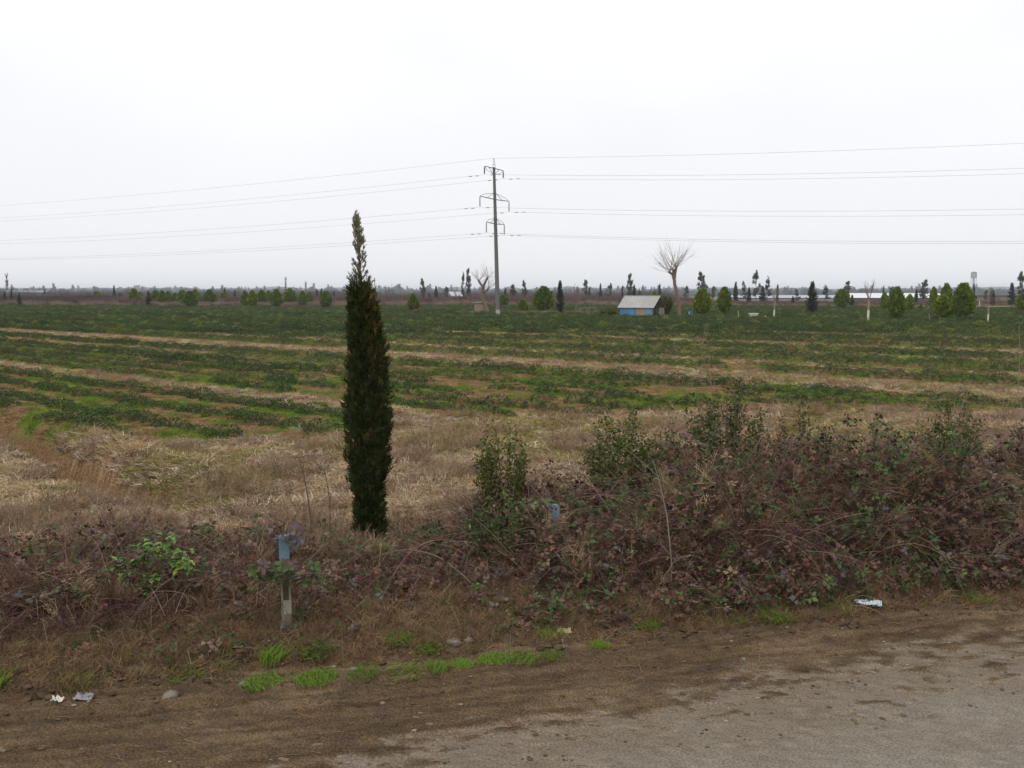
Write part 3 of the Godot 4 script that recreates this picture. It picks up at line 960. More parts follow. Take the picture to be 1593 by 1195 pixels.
func proto_euc() -> Array:
	var tr := MB.new()
	var mb := MB.new()
	var bend := rf(-0.12, 0.12)
	var spine := [Vector3(0, -0.02, 0), Vector3(bend * 0.4, 0.35, 0), Vector3(bend, 0.7, 0.05), Vector3(bend * 0.6, 0.97, 0)]
	tr.tube(spine, 0.03, 0.006, 6, Color(0.14, 0.11, 0.09))
	var lean_ := rf(-0.15, 0.15)
	for k in rng.randi_range(26, 34):
		var t := rf(0.3, 0.98)
		var a := rf(0, TAU)
		var rad := 0.42 * (1.0 - 0.75 * absf(t - 0.55) / 0.43) * rf(0.2, 1.0)
		var base := Vector3(bend * t, t - 0.1, 0)
		var cen := Vector3((bend + lean_) * t + cos(a) * rad, t, sin(a) * rad)
		tr.tube([base, cen], 0.012, 0.004, 4, Color(0.13, 0.1, 0.085))
		var cr := rf(0.08, 0.18) * (1.25 - 0.5 * t)
		for q in 60:
			var o := rv() * cr * pow(rng.randf(), 0.4)
			o.y *= 0.42
			var d := (rv() + Vector3(0, -0.3, 0)).normalized()
			mb.leaf(cen + o, d, d.cross(rv()).normalized(), rf(0.04, 0.08), 0.04, jit(Color(0.085, 0.095, 0.065), 0.4))
	return [tr.mesh(), mb.mesh()]
func proto_cedar() -> Array:
	var tr := MB.new()
	var mb := MB.new()
	tr.tube([Vector3(0, -0.02, 0), Vector3(0.02, 0.5, 0), Vector3(0, 0.98, 0)], 0.024, 0.004, 5, Color(0.12, 0.1, 0.08))
	for k in 46:
		var y := rf(0.22, 0.97)
		var a := rf(0, TAU)
		var L := 0.5 * (1.1 - y) * rf(0.7, 1.3)
		var d := Vector3(cos(a), rf(0.0, 0.3), sin(a)).normalized()
		tr.tube([Vector3(0, y, 0), Vector3(0, y, 0) + d * L], 0.008, 0.003, 3, Color(0.12, 0.1, 0.08))
		for q in int(10 + L * 50):
			var p := Vector3(0, y, 0) + d * L * rf(0.25, 1.05) + Vector3(rf(-0.03, 0.03), rf(-0.012, 0.02), rf(-0.03, 0.03))
			var e := (d + rv()).normalized()
			mb.leaf(p, e, e.cross(rv()).normalized(), rf(0.05, 0.08), 0.035, jit(Color(0.055, 0.066, 0.05), 0.35))
	return [tr.mesh(), mb.mesh()]
func fork(mb: MB, p: Vector3, d: Vector3, l: float, r: float, depth: int, col: Color, wild: float) -> void:
	var e := p + d * l
	mb.tube([p, p.lerp(e, 0.5) + rv() * l * 0.05, e], r, r * 0.65, 5 if depth > 2 else 3, col)
	if depth == 0: return
	for k in (3 if rng.randf() < 0.6 else 2):
		fork(mb, p + d * l * rf(0.6, 1.0), (d + rv() * wild + Vector3(0, 0.12, 0)).normalized(), l * rf(0.55, 0.85), r * 0.55, depth - 1, col, wild)
func proto_bare() -> Array:
	var tr := MB.new()
	tr.tube([Vector3(0, -0.02, 0), Vector3(0.02, 0.15, 0), Vector3(0.0, 0.32, 0)], 0.035, 0.022, 7, Color(0.17, 0.13, 0.105))
	var mb := MB.new()
	for k in 5:
		fork(mb, Vector3(0, rf(0.2, 0.32), 0), Vector3(rf(-1.2, 1.2), 1.2, rf(-1.2, 1.2)).normalized(), 0.22, 0.016, 4, Color(0.16, 0.125, 0.105), 0.5)
	return [tr.mesh(), mb.mesh()]
func proto_white() -> Array:
	var tr := MB.new()
	tr.tube([Vector3(0.01, -0.02, 0), Vector3(0, 0.12, 0), Vector3(-0.01, 0.24, 0)], 0.06, 0.05, 7, Color(0.52, 0.48, 0.42))
	tr.tube([Vector3(-0.01, 0.24, 0), Vector3(-0.02, 0.36, 0), Vector3(-0.03, 0.47, 0)], 0.05, 0.045, 7, Color(0.25, 0.19, 0.14))
	var mb := MB.new()
	for k in 9:
		var a := TAU * k / 9.0
		var d := Vector3(cos(a) * rf(0.6, 1.5), 1.25, sin(a) * rf(0.6, 1.5)).normalized()
		var l := rf(0.38, 0.6)
		mb.tube(arch(Vector3(-0.03, rf(0.38, 0.47), 0), d, l, -0.35, 5), 0.012, 0.004, 4, Color(0.2, 0.155, 0.125))
		for q in 3:
			mb.tube(arch(Vector3(-0.03, 0.44, 0) + d * l * rf(0.3, 0.8), (d + rv() * 0.5).normalized(), rf(0.1, 0.2), -0.2, 3), 0.006, 0.003, 3, Color(0.2, 0.155, 0.125))
	return [tr.mesh(), mb.mesh()]
func proto_poplar() -> Array:
	var tr := MB.new()
	tr.tube([Vector3(0, -0.02, 0), Vector3(0, 0.5, 0), Vector3(0, 1, 0)], 0.06, 0.01, 5, Color(0.16, 0.13, 0.11))
	var mb := MB.new()
	for k in 60:
		var a := rf(0, TAU)
		var y := rf(0.2, 0.92)
		mb.tube([Vector3(0, y, 0), Vector3(cos(a) * 0.3, y + rf(0.05, 0.12), sin(a) * 0.3), Vector3(cos(a) * 0.4, y + rf(0.12, 0.2), sin(a) * 0.4)], 0.03, 0.012, 3, Color(0.16, 0.13, 0.115))
	return [tr.mesh(), mb.mesh()]

func make_trees() -> void:
	var gold := [Color(0.21, 0.255, 0.028), Color(0.11, 0.15, 0.022)]
	var deep := [Color(0.14, 0.19, 0.026), Color(0.09, 0.13, 0.022)]
	var P := {
		"thuja": [proto_thuja(gold), proto_thuja(deep), proto_thuja(gold), proto_thuja(deep)],
		"fir": [proto_fir(), proto_fir(), proto_fir()],
		"columnar_cypress": [proto_column()],
		"eucalyptus": [proto_euc(), proto_euc(), proto_euc(), proto_euc(), proto_euc()],
		"cedar": [proto_cedar(), proto_cedar()],
		"bare_tree": [proto_bare(), proto_bare()],
		"whitewashed_tree": [proto_white(), proto_white()],
		"bare_poplar": [proto_poplar()],
	}
	var groups := {"thuja": "thujas on and behind the tea field", "fir": "dark firs along the far field edge", "eucalyptus": "grey-green trees along the far field edge"}
	var at := 0
	for t in TREES:
		at += 1
		var kind: String = t[0]
		var pr: Array = P[kind][at % P[kind].size()]
		var node := thing(kind if kind.ends_with("tree") or kind.ends_with("cypress") else kind + "_tree", t[5], kind.replace("_", " "), Vector3(t[1], ground(t[1], t[2]), t[2]), rf(0, TAU), groups.get(kind, ""))
		node.scale = Vector3(t[4], t[3], t[4])
		part("trunk", pr[0], M.bark, node)
		part("crown", pr[1], M.needle if kind in ["thuja", "fir", "columnar_cypress", "cedar"] else (M.leaf if kind == "eucalyptus" else M.bark), node)
		if t[5].contains("rust brown"):
			var mb := MB.new()
			for k in 900:
				var y := rf(0.05, 0.42)
				var a := rf(0, TAU)
				var r := 0.5 * tab([0.03, 0.4, 0.2, 0.98, 0.42, 1.03], y) * sqrt(rf(0.6, 1.08))
				var d := (Vector3(cos(a) * 0.6, 0.9, sin(a) * 0.6) + rv() * 0.35).normalized()
				mb.leaf(Vector3(cos(a) * r, y, sin(a) * r), d, d.cross(rv()).normalized(), 0.06, 0.035, jit(Color(0.12, 0.07, 0.035), 0.35))
			part("browned_foliage", mb.mesh(), M.needle, node).set_meta("label", "rust brown lower foliage")
	# the two pollards
	pollard("pollard_tree", "big bare pollard tree with knobbly trunk and radiating shoots right of the hut", Vector3(22.75, 0.0, -131.0),
		[Vector3(0, -0.1, 0), Vector3(-0.1, 0.9, 0), Vector3(-0.1, 1.8, 0), Vector3(-0.45, 3.2, 0.1), Vector3(-0.75, 4.6, 0), Vector3(-0.9, 5.6, 0)], 0.3,
		[[Vector3(-0.9, 5.6, 0), Vector3(-1.55, 6.15, 0.2)], [Vector3(-0.8, 5.2, 0), Vector3(-0.55, 6.9, -0.1)], [Vector3(-0.85, 5.4, 0), Vector3(-1.0, 6.4, 0.3)]], 60, 5.0)
	pollard("pollard_tree", "bare pollard tree leaning left beside the brick shed and power pole", Vector3(-4.25, 0.0, -163.0),
		[Vector3(0.3, -0.1, 0), Vector3(-0.2, 1.2, 0), Vector3(-0.7, 2.6, 0), Vector3(-0.75, 3.6, 0), Vector3(-0.55, 4.6, 0)], 0.33,
		[[Vector3(-0.6, 4.4, 0), Vector3(-1.35, 5.5, 0)], [Vector3(-0.55, 4.5, 0), Vector3(0.15, 6.0, 0.1)], [Vector3(-0.7, 3.4, 0), Vector3(0.3, 4.2, -0.1)]], 52, 3.3)

func pollard(called: String, label: String, at: Vector3, spine: Array, r: float, limbs: Array, shoots: int, reach: float) -> void:
	var node := thing(called, label, "pollard tree", at, 0.0, "pollard trees")
	var bark := Color(0.17, 0.125, 0.095)
	var tr := MB.new()
	tr.tube(spine, r, r * 0.62, 9, bark)
	for k in 14:   # burrs and knobs on the trunk
		var j := rng.randi_range(0, spine.size() - 2)
		var p: Vector3 = (spine[j] as Vector3).lerp(spine[j + 1], rng.randf()) + Vector3(rf(-1, 1), 0, rf(-1, 1)).normalized() * r * 0.6
		tr.tube([p - Vector3(0, 0.3, 0), p, p + Vector3(0, 0.3, 0)], 0.05, r * rf(0.3, 0.6), 6, jit(bark, 0.2), true)
	part("trunk", tr.mesh(), M.bark, node)
	for l in limbs:
		var lb := MB.new()
		lb.tube([l[0], (l[0] as Vector3).lerp(l[1], 0.5) + rv() * 0.1, l[1]], r * 0.55, r * 0.6, 7, bark, true)
		part("limb", lb.mesh(), M.bark, node)
	var sh := MB.new()
	for k in shoots:
		var l: Array = limbs[k % limbs.size()]
		var d: Vector3 = (Vector3(rf(-1.7, 1.7), rf(-0.1, 1.6), rf(-1.7, 1.7)) + ((l[1] - l[0]) as Vector3).normalized() * 0.2).normalized()
		var len_ := reach * rf(0.55, 1.0) * (0.62 + 0.38 * d.y)
		var col := jit(Color(0.2, 0.15, 0.115), 0.2)
		var pts := arch(l[1] + rv() * r * 0.4, d, len_, -0.5, 6)
		sh.tube(pts, 0.02, 0.006, 4, col)
		for q in 2:
			sh.tube(arch(pts[rng.randi_range(2, 4)], (d + rv() * 0.5).normalized(), len_ * rf(0.25, 0.45), -0.3, 3), 0.012, 0.006, 3, col)
	for k in 26:   # short shoots on the trunk
		var j := rng.randi_range(1, spine.size() - 2)
		var p: Vector3 = (spine[j] as Vector3).lerp(spine[j + 1], rng.randf())
		sh.tube(arch(p, Vector3(rf(-1, 1), rf(0.2, 1.0), rf(-1, 1)).normalized(), rf(0.5, 1.2), -0.3, 3), 0.025, 0.01, 3, jit(Color(0.2, 0.13, 0.09), 0.2))
	part("shoots", sh.mesh(), M.bark, node).set_meta("kind", "stuff")

# ---------------------------------------------------------------- power line
func make_power_line() -> void:
	var base := Vector3(-2.0, 0.0, -137.2)
	var node := thing("power_pole", "tall grey concrete power pole with three crossarms standing in the tea field", "power pole", base)
	var conc := Color(0.21, 0.2, 0.19)
	var top := Vector3(-0.52, 20.9, 0)
	var sh := MB.new()
	sh.tube([Vector3(0, -0.3, 0), Vector3.ZERO.lerp(top, 0.25), Vector3.ZERO.lerp(top, 0.5), Vector3.ZERO.lerp(top, 0.75), top], 0.33, 0.185, 14, conc, true)
	part("shaft", sh.mesh(), M.concrete, node)
	var band := MB.new()
	band.tube([Vector3(0, 0, 0), Vector3(-0.02, 1.0, 0)], 0.335, 0.33, 14, Color(0.5, 0.49, 0.46))
	part("whitewashed_foot", band.mesh(), M.concrete, node)
	var steel := Color(0.14, 0.135, 0.13)
	var pk := MB.new()
	var tip := top + Vector3(-0.02, 1.25, 0)
	for s in [-1, 1]:
		pk.tube([top + Vector3(0.16 * s, -0.5, 0), top + Vector3(0.14 * s, 0.4, 0), tip + Vector3(0.03 * s, 0, 0)], 0.035, 0.03, 5, steel)
	pk.tube([top + Vector3(-0.14, 0.4, 0), top + Vector3(0.14, 0.4, 0)], 0.03, 0.03, 5, steel)
	part("earth_wire_peak", pk.mesh(), M.steel, node)
	var out := Vector3(-0.47, 0, 0.88)      # across the line, toward the viewer's left
	var ends := []
	for arm in [[20.75, 2.7, -1.0, 1.15], [16.45, 4.2, 1.0, 1.5], [13.05, 2.6, 0.95, 1.5]]:
		var ya: float = arm[0]
		var c := top * (ya / top.y)
		for s in [1.0, -1.0]:
			var e: Vector3 = c + out * arm[1] * s + Vector3(0, 0.1 if arm[2] > 0 else 0.0, 0)
			var cr := MB.new()
			cr.tube([c, e], 0.07, 0.055, 5, steel, true)
			var o := part("crossarm", cr.mesh(), M.steel, node)
			var br := MB.new()
			br.tube([c + Vector3(0, arm[2], 0), c + out * arm[1] * s * 0.55], 0.04, 0.04, 4, steel)
			part("brace", br.mesh(), M.steel, o)
			br = MB.new()
			br.tube([c + Vector3(0, arm[2] * 0.9, 0), c + out * arm[1] * s * 0.75 + Vector3(0, 0.45 * signf(arm[2]), 0), e], 0.032, 0.032, 4, steel)
			part("brace", br.mesh(), M.steel, o)
			var ins := MB.new()
			ins.tube([e, e - Vector3(0, arm[3], 0)], 0.025, 0.025, 5, steel)
			for q in 8:
				var yy: float = e.y - 0.2 - (arm[3] - 0.4) * q / 7.0
				ins.tube([Vector3(e.x, yy + 0.05, e.z), Vector3(e.x, yy, e.z), Vector3(e.x, yy - 0.05, e.z)], 0.05, 0.12, 9, Color(0.12, 0.12, 0.125), true)
			part("insulator", ins.mesh(), M.glaze, node)
			ends.append(base + e - Vector3(0, arm[3], 0))
	ends.append(base + tip)
	var names_ := ["upper conductor wire on the near side of the power pole", "upper conductor wire on the far side of the power pole", "middle conductor wire on the near side of the power pole", "middle conductor wire on the far side of the power pole", "lower conductor wire on the near side of the power pole", "lower conductor wire on the far side of the power pole", "topmost thin earth wire running over the tip of the power pole"]
	for k in 7:
		var w := MB.new()
		for side in [[Vector3(-0.857, 0, -0.515), 1.35], [Vector3(0.912, 0, 0.41), 2.85]]:
			var pts := []
			var sag: float = side[1] * (0.8 if k == 6 else 1.0)
			for q in 25:
				var s: float = 170.0 * q / 24.0
				pts.append(ends[k] + side[0] * s - Vector3(0, 4.0 * sag * (s / 180.0) * (1.0 - s / 180.0), 0))
			w.tube(pts, 0.011, 0.011, 4, Color(0.15, 0.15, 0.155))
			if k < 6:   # vibration dampers beside the clamp
				for q in [1.2, 2.3]:
					var p: Vector3 = ends[k] + side[0] * q - Vector3(0, 0.12, 0)
					w.tube([p - side[0] * 0.25, p + side[0] * 0.25], 0.045, 0.045, 5, steel, true)
		single("power_line_wire", w.mesh(), M.steel, names_[k], "wire", Vector3.ZERO, 0.0, "wires of the power line")

# ---------------------------------------------------------------- hut and other things in the field
func bx(c: Vector3, s: Vector3, col: Color) -> ArrayMesh:
	var mb := MB.new()
	mb.box(c, Vector3(s.x * 0.5, 0, 0), Vector3(0, s.y * 0.5, 0), Vector3(0, 0, s.z * 0.5), col)
	return mb.mesh()

func make_hut() -> void:
	var node := thing("hut", "small hut with grey corrugated roof and blue wall panels in the tea", "hut", Vector3(17.9, 0.0, -133.2), deg_to_rad(-35))
	node.scale = Vector3(0.92, 0.97, 0.92)
	var L := 5.4
	var D := 3.8
	var wood := Color(0.12, 0.095, 0.075)
	part("floor", bx(Vector3(0, 0.04, 0), Vector3(L, 0.12, D), Color(0.09, 0.075, 0.06)), M.wood, node)
	# posts
	for p in [[-2.66, 1.86], [2.66, 1.86], [-2.66, -1.86], [2.66, -1.86], [1.35, 1.86], [1.35, -1.86]]:
		part("post", bx(Vector3(p[0], 0.75, p[1]), Vector3(0.12, 1.5, 0.12), Color(0.33, 0.29, 0.22) if p[0] > 2.0 else wood), M.wood, node)
	# front wall, board by board: blue, beige doors, pale blue
	var fw := Node3D.new(); fw.name = "front_wall"; node.add_child(fw)
	var x := -2.7
	while x < 2.45:
		var bw := 0.27
		var c := jit(Color(0.12, 0.27, 0.47), 0.16)
		var called := "blue_board"
		if x > -0.1 and x < 1.4: c = jit(Color(0.36, 0.30, 0.24), 0.12); called = "beige_board"
		elif x >= 1.4: c = jit(Color(0.2, 0.35, 0.48), 0.14); called = "pale_blue_board"
		part(called, bx(Vector3(x + bw * 0.5, 0.72, 1.93 + rf(0, 0.015)), Vector3(bw - 0.012, 1.3, 0.03), c), M.wood, fw)
		x += bw
	var bk := Node3D.new(); bk.name = "back_wall"; node.add_child(bk)
	x = -2.7
	while x < 1.2:
		part("board", bx(Vector3(x + 0.2, 0.72, -1.93), Vector3(0.385, 1.3, 0.03), jit(Color(0.2, 0.17, 0.14), 0.15)), M.wood, bk)
		x += 0.4
	var lw := Node3D.new(); lw.name = "side_wall"; node.add_child(lw)
	var z := -1.85
	while z < 1.8:
		part("board", bx(Vector3(-2.74, 0.72, z + 0.2), Vector3(0.03, 1.3, 0.385), jit(Color(0.17, 0.15, 0.13), 0.15)), M.wood, lw)
		z += 0.4
	# partition seen through the open end, and the half wall with poles
	var pw := Node3D.new(); pw.name = "partition"; node.add_child(pw)
	z = -1.85
	while z < 1.3:
		part("board", bx(Vector3(1.35, 0.75, z + 0.24), Vector3(0.03, 1.35, 0.47), jit(Color(0.36, 0.33, 0.27), 0.12)), M.wood, pw)
		z += 0.49
	part("blue_board", bx(Vector3(1.9, 0.72, 1.72), Vector3(1.0, 1.3, 0.03), Color(0.1, 0.27, 0.5)), M.wood, pw)
	var ew := Node3D.new(); ew.name = "end_wall"; node.add_child(ew)
	z = -1.8
	while z < -0.3:
		part("pole", bx(Vector3(2.72 + rf(-0.03, 0.03), 0.7, z), Vector3(0.09, 1.35, 0.2), jit(Color(0.42, 0.35, 0.26), 0.25)), M.wood, ew)
		z += 0.25
	part("rail", bx(Vector3(2.7, 0.22, 0.6), Vector3(0.08, 0.08, 2.4), wood), M.wood, ew)
	# roof frame
	var ridge := 3.0
	var eave := 1.36
	var half := 2.15
	for xx in [-2.6, 0.0, 1.35, 2.75]:
		var tm := MB.new()
		for s in [-1, 1]:
			tm.tube([Vector3(xx, eave + 0.02, (half - 0.12) * s), Vector3(xx, ridge - 0.08, 0)], 0.05, 0.05, 4, wood)
		tm.tube([Vector3(xx, eave + 0.05, 1.9), Vector3(xx, eave + 0.05, -1.9)], 0.05, 0.05, 4, wood)
		tm.tube([Vector3(xx, 2.35, 0.8), Vector3(xx, 2.35, -0.8)], 0.05, 0.05, 4, Color(0.3, 0.28, 0.25))
		part("rafter", tm.mesh(), M.wood, node)
	# gable boards at the closed end
	var gb := MB.new()
	gb.tri(Vector3(-2.76, eave, 1.9), Vector3(-2.76, ridge - 0.1, 0), Vector3(-2.76, eave, -1.9), Color(0.16, 0.14, 0.12))
	gb.tri(Vector3(-2.72, eave, 1.9), Vector3(-2.72, ridge - 0.1, 0), Vector3(-2.72, eave, -1.9), Color(0.16, 0.14, 0.12))
	gb.tri(Vector3(1.38, eave + 0.08, 1.85), Vector3(1.38, ridge - 0.12, 0), Vector3(1.38, eave + 0.08, -1.85), Color(0.16, 0.14, 0.12))
	part("gable_boards", gb.mesh(), M.wood, node)
	# corrugated sheets, two rows of five on each slope, laid lapping
	var roof := Node3D.new(); roof.name = "roof"; node.add_child(roof)
	for s in [1.0, -1.0]:
		for row in 2:
			for q in 5:
				var mb := MB.new()
				var col := jit(Color(0.52, 0.515, 0.49), 0.06)
				var x0 := -3.0 + 1.2 * q
				var t0 := 0.0 if row == 0 else 0.47
				var t1 := 0.53 if row == 0 else 1.0
				var lift := (0.02 if row == 0 else 0.0) + (0.008 if q % 2 == 0 else 0.0)
				var prev := []
				for k in 49:
					var xx := x0 + 1.24 * k / 48.0
					var wave := 0.025 * sin(TAU * xx / 0.155)
					var a := Vector3(xx, lerpf(ridge, eave, t0) + 0.03 + lift + wave, half * t0 * s)
					var b := Vector3(xx, lerpf(ridge, eave, t1) + 0.03 + lift + wave, half * t1 * s)
					if k > 0:
						if s > 0: mb.quad(prev[0], prev[1], b, a, col)
						else: mb.quad(prev[1], prev[0], a, b, col)
					prev = [a, b]
				part("roof_sheet", mb.mesh(), M.roof, roof)
	var rc := MB.new()
	rc.tube([Vector3(-3.02, ridge + 0.04, 0), Vector3(3.1, ridge + 0.04, 0)], 0.07, 0.07, 8, Color(0.4, 0.39, 0.37), true)
	part("ridge_cap", rc.mesh(), M.roof, roof)

func make_field_things() -> void:
	# brick shed under the leaning pollard
	var sd := thing("brick_shed", "tiny pale brick shed with flat slab roof beside the power pole", "shed", Vector3(-5.45, 0, -164.5), deg_to_rad(-14))
	part("wall", bx(Vector3(0, 0.9, 0), Vector3(1.55, 1.8, 1.5), Color(0.32, 0.27, 0.21)), M.concrete, sd)
	part("roof", bx(Vector3(0, 1.88, 0), Vector3(2.0, 0.12, 1.9), Color(0.5, 0.49, 0.47)), M.concrete, sd)
	part("door", bx(Vector3(-0.78, 0.8, 0.3), Vector3(0.05, 1.5, 0.7), Color(0.11, 0.08, 0.06)), M.wood, sd)
	# two low frames
	var fr := thing("wooden_frame", "low wooden frame with a pale flat top, left one of the pair", "wooden frame", Vector3(10.75, 0, -146.5), 0.1, "low wooden frames left of the hut")
	part("top", bx(Vector3(0, 1.14, 0), Vector3(1.35, 0.07, 0.9), Color(0.3, 0.27, 0.23)), M.wood, fr)
	for p in [[-0.55, 0.38], [0.55, 0.38], [-0.55, -0.38], [0.55, -0.38]]:
		part("leg", bx(Vector3(p[0], 0.52, p[1]), Vector3(0.1, 1.2, 0.1), Color(0.3, 0.26, 0.2)), M.wood, fr)
	var f2 := fr.duplicate()
	f2.name = numbered("wooden_frame"); add_child(f2)
	f2.position = Vector3(12.25, 0, -147.2); f2.rotation.y = -0.12
	f2.scale = Vector3(0.92, 1.02, 1)
	f2.set_meta("label", "low wooden frame with a grey flat top, right one of the pair")
	# things round the hut
	var mb := MB.new()
	var ring := [0.0, 0.29, 0.06, 0.31, 0.3, 0.29, 0.33, 0.31, 0.6, 0.29, 0.63, 0.31, 0.86, 0.29, 0.9, 0.27]
	for k in range(0, ring.size() - 2, 2):
		mb.tube([Vector3(0, ring[k], 0), Vector3(0, ring[k + 2], 0)], ring[k + 1], ring[k + 3], 14, Color(0.03, 0.12, 0.3), true)
	single("blue_barrel", mb.mesh(), M.paint, "small dark blue barrel standing right of the big pollard tree", "barrel", Vector3(24.6, 0, -132.8))
	stake("stake", Vector3(24.05, 0, -131.2), 0.85, 0.14, Color(0.62, 0.6, 0.55), "short white stake in front of the blue barrel")
	stake("stake", Vector3(23.45, 0, -131.2), 0.75, 0.1, Color(0.3, 0.28, 0.26), "short grey stake between pollard tree and blue barrel")
	stake("stake", Vector3(29.45, 0, -125.8), 1.05, 0.12, Color(0.55, 0.5, 0.42), "pale stake between the cone thuja and the pale box")
	stake("stake", Vector3(47.5, 0, -110.0), 0.9, 0.09, Color(0.4, 0.33, 0.24), "crooked thin stake left of the big thuja pair")
	stake("stake", Vector3(130.5, 0, -270.0), 1.6, 0.3, Color(0.6, 0.6, 0.58), "white stake far back in the brown scrub by the white roof")
	for b in [[31.4, -125.6, 1.05, 0.74, "pale grey box with a lid standing on the tea field"], [32.75, -125.4, 0.55, 0.36, "small white box lying right of the pale grey box"], [24.2, -125.6, 0.3, 0.2, "tiny white container below the lollipop thuja"]]:
		var h := thing("storage_box", b[4], "box", Vector3(b[0], 0, b[1]), rf(-0.3, 0.3), "pale boxes on the tea field")
		var hh: float = b[3]
		part("body", bx(Vector3(0, hh * 0.42, 0), Vector3(b[2] * 0.92, hh * 0.85, b[2] * 0.6), Color(0.42, 0.42, 0.41)), M.paint, h)
		part("lid", bx(Vector3(0, hh * 0.92, 0), Vector3(b[2], hh * 0.14, b[2] * 0.7), Color(0.6, 0.6, 0.58)), M.paint, h)
	# bushes behind the hut
	leafy_shrub(Vector3(21.9, 0, -139.0), 3.4, 2.8, 60, Color(0.085, 0.085, 0.03), 0.22, "olive brown bush between the hut and the big pollard tree", 0.0, "field_bush")
	leafy_shrub(Vector3(13.6, 0, -136.0), 1.3, 2.6, 40, Color(0.09, 0.095, 0.025), 0.2, "low yellow green bush at the left end of the hut", 0.0, "field_bush")

func stake(called: String, at: Vector3, h: float, w: float, col: Color, label: String) -> void:
	var mb := MB.new()
	mb.tube([Vector3(0, -0.1, 0), Vector3(0.02, h * 0.5, 0), Vector3(-0.03, h * 0.97, 0), Vector3(-0.03, h, 0)], w * 0.5, w * 0.38, 7, col, true)
	single(called, mb.mesh(), M.concrete, label, "stake", at, 0.0, "stakes on the tea field")

func building(label: String, at: Vector3, turn: float, s: Vector3, rise: float, wall: Color, roofc: Color, windows: Array, called := "farm_building") -> void:
	var node := thing(called, label, "building", at, turn)
	part("wall", bx(Vector3(0, s.y * 0.5, 0), s, wall), M.concrete, node)
	var mb := MB.new()
	var hx := s.x * 0.5 + 0.3
	var hz := s.z * 0.5 + 0.4
	var y := s.y + 0.02
	mb.quad(Vector3(-hx, y, hz), Vector3(-hx, y + rise, 0), Vector3(hx, y + rise, 0), Vector3(hx, y, hz), roofc)
	mb.quad(Vector3(hx, y, -hz), Vector3(hx, y + rise, 0), Vector3(-hx, y + rise, 0), Vector3(-hx, y, -hz), roofc)
	mb.tri(Vector3(-hx, y, -hz), Vector3(-hx, y + rise, 0), Vector3(-hx, y, hz), wall)
	mb.tri(Vector3(hx, y, hz), Vector3(hx, y + rise, 0), Vector3(hx, y, -hz), wall)
	part("roof", mb.mesh(), M.roof, node)
	part("eave", bx(Vector3(0, s.y - 0.06, s.z * 0.5 + 0.1), Vector3(s.x + 0.4, 0.25, 0.16), Color(0.1, 0.1, 0.1)), M.concrete, node)
	for w in windows:
		part("window", bx(Vector3(w[0], w[1], s.z * 0.5 + 0.03), Vector3(w[2], w[3], 0.12), Color(0.08, 0.085, 0.09) if w.size() < 5 else w[4]), M.glaze, node)

